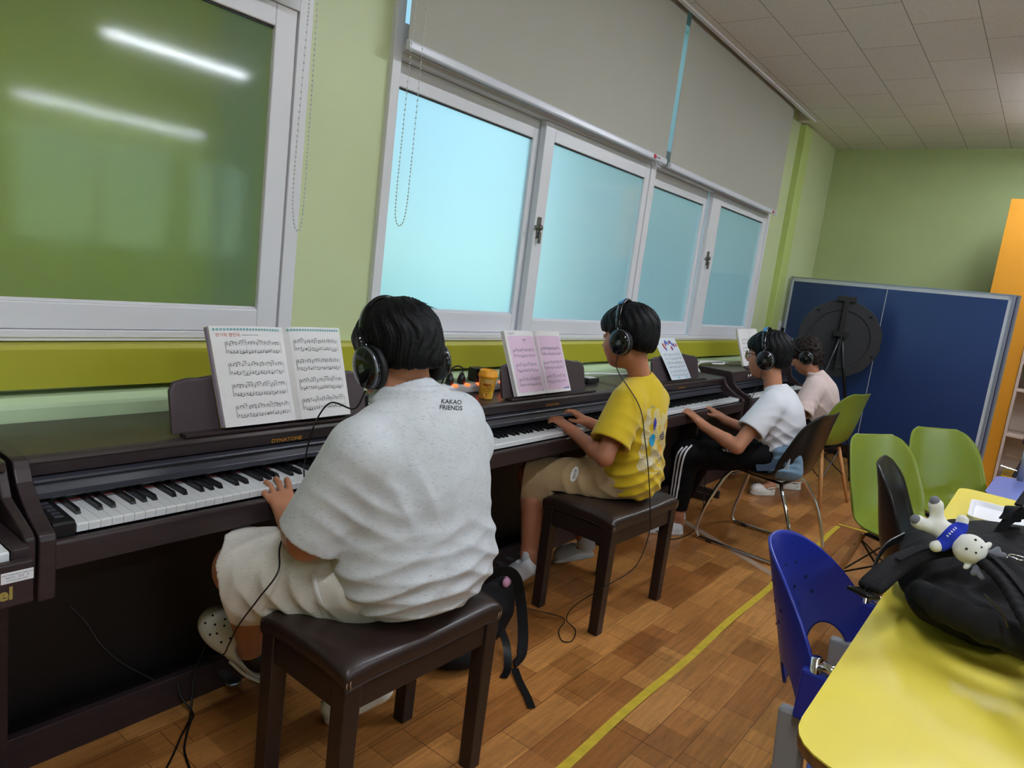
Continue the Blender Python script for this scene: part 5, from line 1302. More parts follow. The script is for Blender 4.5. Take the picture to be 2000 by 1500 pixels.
    sk = SDF(); sk.rc((1.135, 1.685, .175), (1.15, 1.672, .145), .042, .045, .02); sobj('black_sock', sk, (1.03, 1.56, .07), (1.25, 1.8, .25), M_cable, body, .004)
    X = lambda x, y, z: tuple(O + R @ (V(x, y, z) * k))
    e0 = V(X(-.105, .0, -.066))
    headphones('glossy black headphones worn by the boy in the grey shirt', O, R, k, [tuple(e0), tuple(e0 + V(-.004, .03, -.05)), (1.07, 1.34, 1.0), (1.08, 1.41, .92), (1.07, 1.42, .82), (1.03, 1.36, .76), (.975, 1.36, .66), (.93, 1.30, .62), (.905, 1.33, .55), (.915, 1.42, .44), (.955, 1.52, .33), (.985, 1.60, .25), (.99, 1.72, .19)], -14, .084)
    return s
def smf(a, b, k): return lambda P: smin(a(P), b(P), k)
def _bxn(c, h):
    f = _bx(c, h, .002); return lambda P: -f(P)
boy_grey()

# ================= the boy in the yellow shirt
def boy_yellow():
    O = V(2.545, 1.345, 1.162); R = rot(4, 8, 2); k = 1.10
    SKN = skin_mat('brown_skin', (178, 118, 88))
    b = SDF()
    b.el((2.63, 1.295, .62), (.13, .10, .13)).el((2.625, 1.30, .84), (.125, .085, .15), k=.05).rc((2.61, 1.29, .96), (2.565, 1.315, 1.09), .046, .044, .03)
    arm(b, (2.475, 1.275, .915), (2.355, 1.275, .705), (2.440, 1.475, .742), (.042, .036, .023)); arm(b, (2.77, 1.285, .915), (2.80, 1.34, .70), (2.63, 1.50, .752), (.042, .034, .022))
    add_head(b, O, R, k)
    add_hand(b, (2.446, 1.487, .748), (.02, .95, .32), (-.1, -.3, 1), 1, .92, 2, (26, 40, 22), 9)
    add_hand(b, (2.622, 1.51, .758), (-.06, .95, .32), (.1, -.3, 1), -1, .92, 6, (22, 34, 22), 9)
    leg(b, (2.55, 1.35, .56), (2.395, 1.63, .525), (2.39, 1.585, .185), (.082, .056, .052, .036), (2.375, 1.53, .165), (2.375, 1.63, .035))
    leg(b, (2.70, 1.35, .56), (2.74, 1.645, .52), (2.82, 1.575, .17), (.082, .054, .050, .034), (2.84, 1.545, .12), (2.775, 1.66, .03))
    body = sobj('person', b, (2.26, 1.1, -.02), (2.93, 1.75, 1.38), SKN, None, .0036)
    setp(body, 'seated person in mustard yellow shirt and khaki shorts playing the second piano', 'person'); body['skin'] = 'brown_skin'
    face_parts(body, O, R, k)
    h = SDF(); hair(h, O, R, k, fringe=.040, nape=-.048, puff=1.03, side=.0)
    ho = sobj('hair', h, O - .16, O + .17, HB, body, .003); tufts(O, R, k, 70, 9, HB, ho, ln=.026)
    s = SDF()
    s.el((2.622, 1.285, .60), (.146, .134, .13)).el((2.612, 1.285, .75), (.138, .120, .17), k=.06).el((2.608, 1.285, .87), (.140, .104, .11), k=.05)
    s.rc((2.52, 1.285, .94), (2.69, 1.29, .94), .058, .058, .04).rc((2.612, 1.29, .95), (2.605, 1.295, .985), .075, .060, .05)
    inn = []
    for sh, el, t, r1, r2 in (((2.475, 1.275, .905), (2.355, 1.275, .72), .80, .074, .084), ((2.74, 1.290, .900), (2.80, 1.34, .70), .8, .068, .078)):
        o_, i_, c, n = sleeve(sh, el, t, r1, r2); s.un(o_, .03); inn.append(i_)
    for i_ in inn: s.sub(i_, .004)
    s.cut(_bxn((2.6, 1.25, .38), (.4, .4, .128)), .01)
    s.sub(_rc((2.60, 1.305, .985), (2.565, 1.315, 1.12), .050, .06), .005)
    s.disp = folds([((2.52, 1.22, .60), .13, (-.5, .2, 1), .05, .008, .4), ((2.68, 1.17, .57), .12, (.6, 0, 1), .05, .008, 1.7), ((2.47, 1.22, .80), .09, (.5, 0, .9), .05, .005, 2.5), ((2.60, 1.17, .72), .12, (.4, 0, .7), .075, .004, .2), ((2.54, 1.18, .88), .08, (1, 0, -.5), .06, .003, 1)])
    YS = knit('mustard_yellow_cotton', (208, 176, 22), noise_amt=.05)
    shirt = sobj('t_shirt', s, (2.24, 1.08, .48), (2.95, 1.50, 1.05), YS, body, .004)
    rb = SDF()
    for i in range(20):
        a0, a1 = 2 * pi * i / 20, 2 * pi * (i + 1) / 20
        f_ = lambda a: (2.600 + .060 * cos(a), 1.300 + .055 * sin(a), .990 - .012 * sin(a)); rb.rc(f_(a0), f_(a1), .0105, .0105, .004)
    sobj('neck_rib', rb, (2.5, 1.2, .94), (2.7, 1.4, 1.04), YS, shirt, .0035)
    # artwork on the back: plain generic cream line pattern with coloured ovals
    cr = mat('cream_embroidery', (232, 226, 196), .7); D = V(.10, 1, -.02)
    org = V(2.572, 1.10, .775); rt = V(1.0, -.02, 0); up = V(0, 0, 1)
    F_ = lambda a, b2: tuple(org + rt * a + up * b2)
    W_, H_ = .145, .25
    m = MB()
    def stroke(pts, w=.0016):
        for p, q_ in zip(pts[:-1], pts[1:]):
            dx, dy = q_[0] - p[0], q_[1] - p[1]; L = hypot(dx, dy) + 1e-9; nx, ny = -dy / L * w / 2, dx / L * w / 2
            m.add([F_(p[0] + nx, p[1] + ny), F_(p[0] - nx, p[1] - ny), F_(q_[0] - nx, q_[1] - ny), F_(q_[0] + nx, q_[1] + ny)], [(0, 1, 2, 3)])
    rnd = random.Random(11)
    cells = [(-.048, .10), (0, .095), (.048, .10), (-.05, .045), (0, .035), (.048, .045), (-.048, -.01), (.0, -.03), (.048, -.01), (-.045, -.07), (.0, -.085), (.048, -.07), (-.04, -.115), (.03, -.118)]
    for i, (cx_, cy_) in enumerate(cells):
        a0 = rnd.uniform(0, pi)
        for r_ in np.arange(.004, .034, .0042):
            pts = []
            for j in range(15):
                a = a0 + (pi * 1.25) * j / 14; x = max(-W_ / 2, min(W_ / 2, cx_ + r_ * cos(a))); y = max(-H_ / 2, min(H_ / 2, cy_ + r_ * 1.05 * sin(a))); pts.append((x, y))
            stroke(pts)
    for y in np.arange(-H_ / 2, H_ / 2, .0075): stroke([(-W_ / 2, y), (-W_ / 2 + .022, y + .003)])
    decal(m, s, D, .0016, .1); obj('back_print', m, cr, shirt)
    for (cx_, cy_, rx, ry, cc, nm) in ((-.028, .065, .006, .026, (50, 50, 150), 'indigo'), (-.030, .0, .014, .026, (40, 150, 190), 'turquoise'), (.030, .015, .020, .017, (74, 58, 56), 'umber'), (.028, -.045, .022, .022, (226, 168, 60), 'amber'), (.060, .06, .012, .022, (226, 168, 60), 'amber')):
        e_ = MB(); e_.add([F_(cx_, cy_)] + [F_(cx_ + rx * cos(i * pi / 12), cy_ + ry * sin(i * pi / 12)) for i in range(24)], [(0, i + 1, (i + 1) % 24 + 1) for i in range(24)]); decal(e_, s, D, .0024, .1)
        obj('patch_print', e_, MATS.get(nm + '_patch') or mat(nm + '_patch', cc, .7), shirt)
    e_ = MB()
    for i in range(4):
        for j in range(3): e_.add([F_(.016 + i * .010 + .0025 * cos(q * pi / 3), .006 + j * .010 + .0025 * sin(q * pi / 3)) for q in range(6)], [tuple(range(6))])
    decal(e_, s, D, .0032, .1); obj('dot_print', e_, cr, shirt)
    tx = MB(); text_on(tx, 'CODEN CONTER', .011, lambda a, b2: F_(.0 + a, -.137 + b2)); decal(tx, s, D, .0016, .1); obj('back_lettering', tx, cr, shirt)
    tx = MB(); text_on(tx, 'Style', .012, lambda a, b2: F_(-.035 + a, .134 + b2)); decal(tx, s, D, .0016, .1); obj('back_lettering', tx, mat('grey_blue_print', (110, 140, 150), .7), shirt)
    KH = knit('khaki_cotton', (176, 148, 108), noise_amt=.04, weave=380)
    q = SDF(); q.el((2.635, 1.30, .565), (.150, .135, .078))
    L_ = (((2.55, 1.35, .56), (2.395, 1.63, .525)), ((2.70, 1.35, .56), (2.74, 1.645, .52)))
    for hip, kn in L_:
        hip, kn = V(hip), V(kn); n = (kn - hip) / np.linalg.norm(kn - hip); q.un(_cut(smf(_rc(hip, kn + n * .06, .086, .080), _rc(hip + V(0, 0, -.02), kn + V(.01, -.015, -.085), .06, .06), .05), _pl(kn + n * .03, n + V(0, 0, .12))), .035)
    for hip, kn in L_:
        hip, kn = V(hip), V(kn); q.sub(_rc(hip * .15 + kn * .85, kn + (kn - hip) * .35 + V(0, 0, -.02), .056, .072), .004); q.sub(_rc(kn * .9 + hip * .1 + V(0, .0, -.05), kn + V(0, .0, -.22), .05, .058), .004)
    q.cut(_bxn((2.6, 1.25, .39), (.30, .26, .105)), .004)
    q.disp = folds([((2.46, 1.45, .55), .10, (.3, 1, -.4), .05, .005, .3), ((2.53, 1.32, .56), .09, (.5, 1, -.6), .04, .005, 1.7)])
    so = sobj('shorts', q, (2.26, 1.10, .30), (2.92, 1.78, .68), KH, body, .004)
    pm = MB(); pc = V(2.359, 1.40, .60); pr, pu = V(.45, .9, 0) , V(.25, -.12, 1)
    pm.add([tuple(pc)] + [tuple(pc + V(.49, -.80, .05) * (.016 * cos(i * pi / 12)) + V(.10, -.1, 1) * (.034 * sin(i * pi / 12))) for i in range(24)], [(0, i + 1, (i + 1) % 24 + 1) for i in range(24)]); decal(pm, q, (.828, .492, -.269), .0022, .12); obj('oval_patch', pm, mat('white_patch', (232, 230, 226), .6), so)
    tm = MB(); text_on(tm, 'BEGINS', .013, lambda a, b2: tuple(pc + V(.10, -.1, 1) * (-a) * .95 + V(.49, -.80, .05) * b2)); decal(tm, q, (.828, .492, -.269), .003, .12); obj('patch_print', tm, M_ink, so)
    SN = mat('white_shoe_leather', (214, 216, 220), .5); SL = mat('pale_rubber_sole', (206, 206, 206), .6)
    shoe('sneaker', body, (2.372, 1.515, .155), (2.378, 1.665, .018), (-.2, .5, .55), SN, 'sneaker', .040, SL)
    shoe('sneaker', body, (2.845, 1.528, .085), (2.765, 1.69, .018), (.1, .35, 1), SN, 'sneaker', .038, SL)
    for a_, b_ in (((2.39, 1.585, .20), (2.382, 1.56, .15)), ((2.82, 1.572, .185), (2.83, 1.56, .13))):
        sk = SDF(); sk.rc(a_, b_, .040, .043, .02); sobj('white_sock', sk, V(a_) - .1, V(a_) + .08, SN, body, .004)
    X = lambda x, y, z: O + R @ (V(x, y, z) * k); e0 = X(-.100, .0, -.066)
    headphones('black headphones with silver trim worn by the boy in the yellow shirt', O, R, k, [tuple(e0), tuple(e0 + V(.004, -.01, -.06)), (2.43, 1.20, .92), (2.43, 1.155, .80), (2.45, 1.125, .66), (2.46, 1.10, .52), (2.46, 1.09, .42), (2.40, 1.10, .30), (2.30, 1.17, .22), (2.30, 1.28, .10), (2.34, 1.33, .008), (2.30, 1.26, .004), (2.22, 1.225, .004), (2.19, 1.25, .004), (2.24, 1.30, .006), (2.33, 1.34, .012), (2.20, 1.43, .06), (2.05, 1.50, .13), (1.98, 1.60, .20)], -9, lining=True)
boy_yellow()

# ================= the boy with glasses in the white shirt
def boy_white():
    O = V(4.015, 1.235, 1.078); R = rot(3, 3, 0); k = 1.14
    SKN = MATS['tan_skin']; b = SDF()
    b.el((3.97, 1.06, .56), (.13, .105, .12)).el((3.97, 1.10, .76), (.13, .088, .15), k=.05).rc((4.0, 1.165, .86), (4.005, 1.20, .99), .050, .048, .03)
    arm(b, (3.83, 1.12, .835), (3.655, 1.205, .600), (3.665, 1.415, .668), (.044, .038, .024)); arm(b, (4.13, 1.13, .835), (4.13, 1.22, .60), (4.015, 1.43, .665), (.044, .036, .024))
    add_head(b, O, R, k)
    add_hand(b, (3.665, 1.428, .680), (-.06, .95, .55), (-.1, -.55, 1), 1, .98, -6, (22, 30, 16), 7)
    add_hand(b, (4.01, 1.443, .676), (-.18, .95, .50), (.1, -.5, 1), -1, .98, -6, (22, 34, 18), 8)
    leg(b, (3.88, 1.12, .535), (3.69, 1.49, .485), (3.70, 1.49, .135), (.080, .056, .050, .034), (3.74, 1.475, .05), (3.63, 1.60, .035))
    leg(b, (4.05, 1.12, .535), (4.0, 1.50, .485), (4.0, 1.60, .135), (.080, .056, .050, .034), (4.0, 1.57, .05), (3.97, 1.72, .035))
    body = sobj('person', b, (3.5, .9, -.02), (4.35, 1.8, 1.30), SKN, None, .0042)
    setp(body, 'seated person with glasses, white shirt and black striped track pants', 'person'); body['skin'] = 'tan_skin'
    face_parts(body, O, R, k)
    h = SDF(); hair(h, O, R, k, fringe=.044, nape=-.050, puff=1.03, side=-.01)
    sobj('hair', h, O - .17, O + .18, HB, body, .0035)
    s = SDF()
    s.el((3.97, 1.055, .54), (.15, .13, .13)).el((3.97, 1.075, .68), (.148, .118, .16), k=.06).el((3.975, 1.10, .80), (.15, .10, .10), k=.05)
    s.rc((3.87, 1.125, .855), (4.09, 1.13, .855), .058, .058, .04).rc((3.99, 1.14, .86), (3.995, 1.155, .895), .078, .062, .05)
    inn = []
    for sh, el, t, r1, r2 in (((3.83, 1.12, .825), (3.655, 1.205, .600), .62, .074, .080), ((4.13, 1.13, .825), (4.14, 1.21, .60), .65, .072, .078)):
        o_, i_, c, n = sleeve(sh, el, t, r1, r2); s.un(o_, .03); inn.append(i_)
    for i_ in inn: s.sub(i_, .004)
    s.cut(_pl((3.97, 1.05, .462), (0, .35, -1)), .01); s.sub(_rc((3.995, 1.16, .90), (4.0, 1.20, 1.05), .054, .06), .005)
    s.disp = folds([((3.85, 1.05, .56), .13, (0, .7, 1), .055, .009, .4), ((3.85, 1.0, .66), .10, (0, -.4, 1), .05, .006, 1.4), ((3.84, 1.16, .60), .09, (0, 1, .4), .05, .008, 2.1), ((3.80, 1.13, .76), .08, (.3, .5, 1), .05, .004, .7)])
    WS = knit('white_sport_knit', (216, 216, 222), .7, noise_amt=.02)
    shirt = sobj('t_shirt', s, (3.58, .86, .42), (4.32, 1.32, .99), WS, body, .0045)
    BK = knit('black_track_fabric', (9, 9, 11), .7, noise_amt=.1)
    q = SDF(); q.el((3.965, 1.08, .525), (.145, .14, .085))
    for hip, kn, an in (((3.88, 1.12, .53), (3.69, 1.49, .485), (3.70, 1.495, .16)), ((4.05, 1.12, .53), (4.0, 1.50, .485), (4.0, 1.595, .16))):
        hip, kn, an = map(V, (hip, kn, an)); q.rc(hip, kn, .092, .078, .04); n = (an - kn) / np.linalg.norm(an - kn); q.un(_cut(_rc(kn, an + n * .05, .076, .055), _pl(an, n)), .03)
    q.disp = folds([((3.75, 1.42, .50), .12, (0, 1, .6), .05, .006, .4), ((3.70, 1.49, .30), .12, (0, .3, 1), .07, .004, 1.1)])
    q.cut(_bxn((3.97, 1.06, .34), (.2, .2, .112)), .004)
    pants = sobj('track_pants', q, (3.52, .88, .10), (4.26, 1.72, .66), BK, body, .0045)
    st = MB()
    for j in (-1, 0, 1):
        pts = [(3.55, 1.455 + j * .022, .545 - j * .010), (3.55, 1.475 + j * .022, .50 - j * .01), (3.55, 1.485 + j * .020, .42), (3.55, 1.487 + j * .019, .30), (3.55, 1.49 + j * .017, .172)]
        P_ = spline(pts, 8); vs = []
        for i, p in enumerate(P_):
            d = (P_[min(i + 1, len(P_) - 1)] - P_[max(0, i - 1)]).normalized(); n = Vector((0, -d.z, d.y)) * .0048; vs += [tuple(p + n), tuple(p - n)]
        st.add(vs, [(2 * i, 2 * i + 1, 2 * i + 3, 2 * i + 2) for i in range(len(P_) - 1)])
    decal(st, q, (1, .15, -.05), .002, .03); obj('side_stripes', st, mat('white_stripe', (226, 226, 230), .6), pants)
    lg = MB()
    for j in range(3):
        a = .0 + j * .018; hgt = .012 + j * .010
        lg.add([tuple(V(3.442, 1.20, .605) + V(.33, -.94, 0) * q1 + V(.1, 0, 1) * q2) for q1, q2 in ((a, 0), (a + .013, 0), (a + .013 - hgt * .5, hgt), (a - hgt * .5, hgt))], [(0, 1, 2, 3)])
    decal(lg, q, (.925, .323, -.201), .002, .15); obj('leg_emblem', lg, MATS['white_stripe'], pants)
    SN = MATS['white_shoe_leather']; SL = MATS['pale_rubber_sole']
    shoe('sneaker', body, (3.748, 1.462, .012), (3.605, 1.635, .012), (0, 0, 1), SN, 'sneaker', .042, SL)
    shoe('sneaker', body, (4.0, 1.56, .012), (3.96, 1.77, .012), (0, 0, 1), SN, 'sneaker', .042, SL)
    X = lambda x, y, z: O + R @ (V(x, y, z) * k); e0 = X(-.100, .0, -.066)
    headphones('black headphones with blue lined band on the boy with glasses', O, R, k, [tuple(e0), tuple(e0 + V(.0, .0, -.05)), (3.92, 1.24, .90), (3.90, 1.25, .84), (3.88, 1.24, .70), (3.83, 1.21, .60), (3.80, 1.19, .55)], -12, lining=True)
    g = thing('glasses', 'dark red framed glasses on the boy in the white shirt', 'glasses', tuple(X(0, .11, 0)))
    gm = mat('dark_red_frame', (84, 30, 34), .25); gl = mat('lens_glass', (1, 1, 1), .02, trans=1, ior=1.02)
    for q_ in (-1, 1):
        ring = [X(q_ * .033 + .024 * cos(a), .105 - abs(q_ * .033 + .024 * cos(a)) * .12, -.004 + .019 * sin(a)) for a in np.linspace(0, 2 * pi, 25)]
        obj('rim', MB().tube([Vector(p) for p in ring], .0021, 8), gm, g, smooth=True)
        obj('lens', MB().add([tuple(p) for p in ring[:-1]], [tuple(range(24))]), gl, g)
        obj('temple_arm', MB().tube([Vector(X(q_ * .058, .099, .004)), Vector(X(q_ * .074, .06, .004)), Vector(X(q_ * .080, .0, .002))], .0022, 8), gm, g, smooth=True)
    obj('bridge', MB().tube([Vector(X(-.010, .104, .0)), Vector(X(0, .107, .003)), Vector(X(.010, .104, .0))], .002, 8), gm, g, smooth=True)
boy_white()

# ================= the child in the pink shirt
def child_pink():
    O = V(5.345, 1.385, 1.030); R = rot(6, 30, 0); k = 1.10
    SKN = MATS['tan_skin']; b = SDF()
    b.el((5.39, 1.22, .57), (.12, .10, .12)).el((5.38, 1.26, .74), (.12, .085, .14), k=.05).rc((5.37, 1.30, .86), (5.355, 1.34, .96), .046, .044, .03)
    arm(b, (5.24, 1.27, .83), (5.12, 1.29, .635), (5.20, 1.48, .715), (.04, .034, .023)); arm(b, (5.52, 1.28, .83), (5.56, 1.34, .64), (5.46, 1.49, .72), (.04, .034, .023))
    add_head(b, O, R, k)
    add_hand(b, (5.205, 1.49, .722), (.1, .95, .25), (0, -.25, 1), 1, .9, 4, (26, 34, 20), 7); add_hand(b, (5.455, 1.50, .726), (-.1, .95, .25), (0, -.25, 1), -1, .9, 4, (26, 34, 20), 7)
    leg(b, (5.31, 1.27, .535), (5.22, 1.52, .48), (5.15, 1.43, .13), (.078, .054, .048, .034), (5.15, 1.39, .05), (5.06, 1.47, .035))
    leg(b, (5.46, 1.27, .535), (5.48, 1.53, .48), (5.50, 1.38, .13), (.078, .054, .048, .034), (5.52, 1.33, .05), (5.43, 1.45, .035))
    body = sobj('person', b, (4.95, 1.05, -.02), (5.7, 1.72, 1.26), SKN, None, .0048)
    setp(body, 'seated person with curly brown hair and pale pink shirt, head bowed, farthest from camera', 'person'); body['skin'] = 'tan_skin'
    face_parts(body, O, R, k)
    h = SDF(); hair(h, O, R, k, fringe=.030, nape=-.085, puff=1.05, side=-.015, noise_=.0035, long=.02)
    sobj('hair', h, O - .19, O + .19, hair_mat('dark_brown_hair', (38, 26, 24), (30, 30, 12)), body, .004)
    s = SDF()
    s.el((5.39, 1.205, .57), (.148, .128, .12)).el((5.385, 1.225, .70), (.15, .115, .15), k=.06).el((5.38, 1.25, .81), (.148, .10, .09), k=.05)
    s.rc((5.28, 1.27, .845), (5.49, 1.275, .845), .055, .055, .04).rc((5.375, 1.28, .86), (5.37, 1.29, .895), .075, .06, .04)
    inn = []
    for sh, el, t, r1, r2 in (((5.24, 1.265, .82), (5.12, 1.29, .635), .97, .072, .084), ((5.52, 1.28, .82), (5.56, 1.34, .64), .95, .072, .082)):
        o_, i_, c, n = sleeve(sh, el, t, r1, r2); s.un(o_, .03); inn.append(i_)
    for i_ in inn: s.sub(i_, .004)
    s.cut(_pl((5.38, 1.2, .47), (0, 0, -1)), .01); s.sub(_rc((5.37, 1.30, .89), (5.355, 1.34, 1.0), .05, .056), .005)
    s.disp = folds([((5.25, 1.20, .68), .12, (1, .3, .3), .06, .007, .4), ((5.38, 1.10, .65), .14, (1, 0, .2), .08, .005, 1.4), ((5.18, 1.26, .68), .08, (.5, .2, 1), .05, .005, .7)])
    shirt = sobj('shirt', s, (4.98, 1.02, .42), (5.72, 1.45, .98), knit('pale_pink_linen', (222, 198, 192), .8, noise_amt=.05), body, .005)
    c = SDF()
    ring = [(5.37 + .066 * cos(a), 1.295 + .060 * sin(a), .905) for a in np.linspace(-pi * 1.3, pi * .3, 18)]
    for a_, b_ in zip(ring[:-1], ring[1:]): c.rc(a_, b_, .013, .013, .008)
    sobj('collar', c, (5.25, 1.18, .86), (5.48, 1.40, .94), MATS['pale_pink_linen'], shirt, .004)
    q = SDF(); q.el((5.39, 1.23, .525), (.14, .13, .075))
    for hip, kn, an in (((5.31, 1.27, .53), (5.22, 1.52, .48), (5.19, 1.42, .17)), ((5.46, 1.27, .53), (5.48, 1.53, .48), (5.50, 1.38, .17))):
        hip, kn, an = map(V, (hip, kn, an)); q.rc(hip, kn, .088, .074, .04); n = (an - kn) / np.linalg.norm(an - kn); q.un(_cut(_rc(kn, an + n * .05, .072, .06), _pl(an, n)), .03)
    q.cut(_bxn((5.37, 1.2, .34), (.2, .2, .112)), .004)
    sobj('trousers', q, (5.0, 1.02, .1), (5.72, 1.68, .66), knit('black_trouser_cloth', (26, 25, 28), .8), body, .005)
    CR = MATS['cream_clog_foam']
    shoe('clog', body, (5.17, 1.385, .012), (5.02, 1.50, .012), (0, 0, 1), CR, 'clog', .036); shoe('clog', body, (5.53, 1.30, .012), (5.42, 1.48, .012), (0, 0, 1), CR, 'clog', .044)
    headphones('black headphones with blue band on the child in pink', O, R, k, None, -20, lining=True)
child_pink()
# ---------------------------------------------------------------- bags
BKP = knit('black_backpack_nylon', (26, 25, 27), .7, noise_amt=.15, weave=260); BK2 = knit('black_mesh_padding', (36, 35, 37), .8, noise_amt=.1, weave=300)
def flat_strap(mb, pts, w, th=.004, up=(0, 0, 1), n=8, twist=None):
    P = spline(pts, n); N = len(P); vs = []
    for i, p in enumerate(P):
        t = (P[min(i + 1, N - 1)] - P[max(i - 1, 0)]).normalized(); u = Vector(up if twist is None else twist(i / (N - 1))); s_ = t.cross(u).normalized(); nn = s_.cross(t).normalized()
        for a, b in ((-1, -1), (1, -1), (1, 1), (-1, 1)): vs.append(tuple(p + s_ * a * w / 2 + nn * b * th / 2))
    fs = [(i * 4 + j, i * 4 + (j + 1) % 4, (i + 1) * 4 + (j + 1) % 4, (i + 1) * 4 + j) for i in range(N - 1) for j in range(4)] + [(3, 2, 1, 0), ((N - 1) * 4, (N - 1) * 4 + 1, (N - 1) * 4 + 2, (N - 1) * 4 + 3)]
    return mb.add(vs, fs)
def backpack():
    t = thing('backpack', 'large black backpack lying on the yellow table with a white plush clipped on', 'backpack', (1.95, -.15, .722))
    s = SDF(); z0 = .722
    s.bx((2.05, -.17, .785), (.27, .33, .06), .055).el((1.93, .02, .82), (.17, .13, .065), k=.05).el((2.10, -.10, .845), (.20, .20, .050), k=.06).el((1.86, -.22, .80), (.20, .22, .075), k=.05).el((2.08, -.38, .82), (.20, .16, .08), k=.05)
    s.rc((1.84, .135, .80), (2.02, .165, .81), .050, .045, .04).el((1.74, .02, .775), (.10, .13, .05), k=.04)
    s.cut(_pl((0, 0, z0), (0, 0, -1)), .004)
    s.disp = folds([((1.80, .08, .84), .15, (1, .7, 0), .07, .006, .5), ((2.0, -.05, .88), .20, (.4, 1, 0), .09, .006, 1.5), ((1.75, -.1, .82), .18, (1, -.6, 0), .06, .007, 2.5), ((2.1, .12, .84), .12, (1, .2, 0), .05, .005, 1)])
    body = sobj('bag_body', s, (1.55, -.58, .70), (2.40, .26, .95), BKP, t, .005)
    # front pocket lip and folded inner pouch
    p = SDF(); p.chain([(1.70, .115, .80), (1.62, .065, .81), (1.58, 0, .815), (1.57, -.08, .81), (1.58, -.2, .80)], [.026, .030, .030, .030, .028], .02); p.disp = folds([((1.6, .0, .8), .14, (0, 1, 0), .05, .003, .3)])
    sobj('rolled_pocket_edge', p, (1.5, -.26, .74), (1.75, .17, .86), BK2, t, .005)
    # padded shoulder strap arching towards the camera
    q = SDF(); pts = spline([(1.515, .190, .838), (1.575, .172, .862), (1.64, .145, .885), (1.70, .095, .905), (1.68, .03, .915), (1.60, -.03, .90), (1.50, -.075, .87), (1.40, -.14, .82), (1.36, -.24, .77), (1.42, -.38, .75)], 5)
    for a_, b_ in zip(pts[:-1], pts[1:]):
        for off in (-.016, -.005, .006, .017):
            d = (b_ - a_).normalized(); s_ = d.cross(Vector((0, 0, 1))).normalized() * off; q.rc(a_ + s_, b_ + s_, .0085, .0085, .006)
    sobj('shoulder_strap', q, (1.28, -.44, .722), (1.78, .24, .95), BKP, t, .004)
    w_ = MB(); flat_strap(w_, [(1.60, .163, .8835), (1.66, .130, .903), (1.70, .08, .921), (1.67, .02, .930), (1.58, -.042, .909), (1.48, -.09, .872)], .012, .003); obj('strap_webbing', w_, BK2, t)
    z_ = MB(); flat_strap(z_, [(1.60, .01, .868), (1.55, -.02, .862), (1.51, -.035, .850)], .003, .0015); obj('zip', z_, mat('brass_zip', (92, 80, 44), .4, metal=.6), t)
    bk = MB(); M_ = Matrix.Translation((1.488, .196, .832)) @ Matrix.Rotation(radians(-22), 4, 'Z') @ Matrix.Rotation(radians(10), 4, 'Y')
    for a in ((-.020, -.014), (.014, .020), (-.004, .002)): bk.box(a[0], a[1], -.020, .020, -.004, .004, M_)
    bk.box(-.020, .020, -.024, -.018, -.004, .004, M_).box(-.020, .020, .018, .024, -.004, .004, M_)
    obj('strap_buckle', bk, mat('buckle_plastic', (14, 14, 15), .25), t, bevel=.002)
    ws = MB(); flat_strap(ws, [(1.86, .188, .865), (1.80, .215, .84), (1.74, .222, .79), (1.70, .222, .755), (1.66, .22, .79), (1.58, .205, .82), (1.50, .197, .832)], .022, .003, up=(.3, 1, .2)); obj('side_webbing', ws, M_cable, t)
    g = MB(); flat_strap(g, [(2.02, .02, .875), (2.05, .0, .925), (2.09, -.03, .945), (2.13, -.06, .925), (2.16, -.09, .875)], .034, .006, up=(.5, .8, .2)); obj('grab_handle', g, BKP, t)
    g = MB(); flat_strap(g, [(2.16, -.01, .90), (2.10, -.01, .945), (2.04, .0, .96), (2.02, .01, .93)], .03, .003, up=(0, .3, 1)); g.tube([(2.13, -.012, .95), (2.19, -.02, .985)], [.010, .003], 8, flat=.4); obj('loose_flap', g, BK2, t)
backpack()
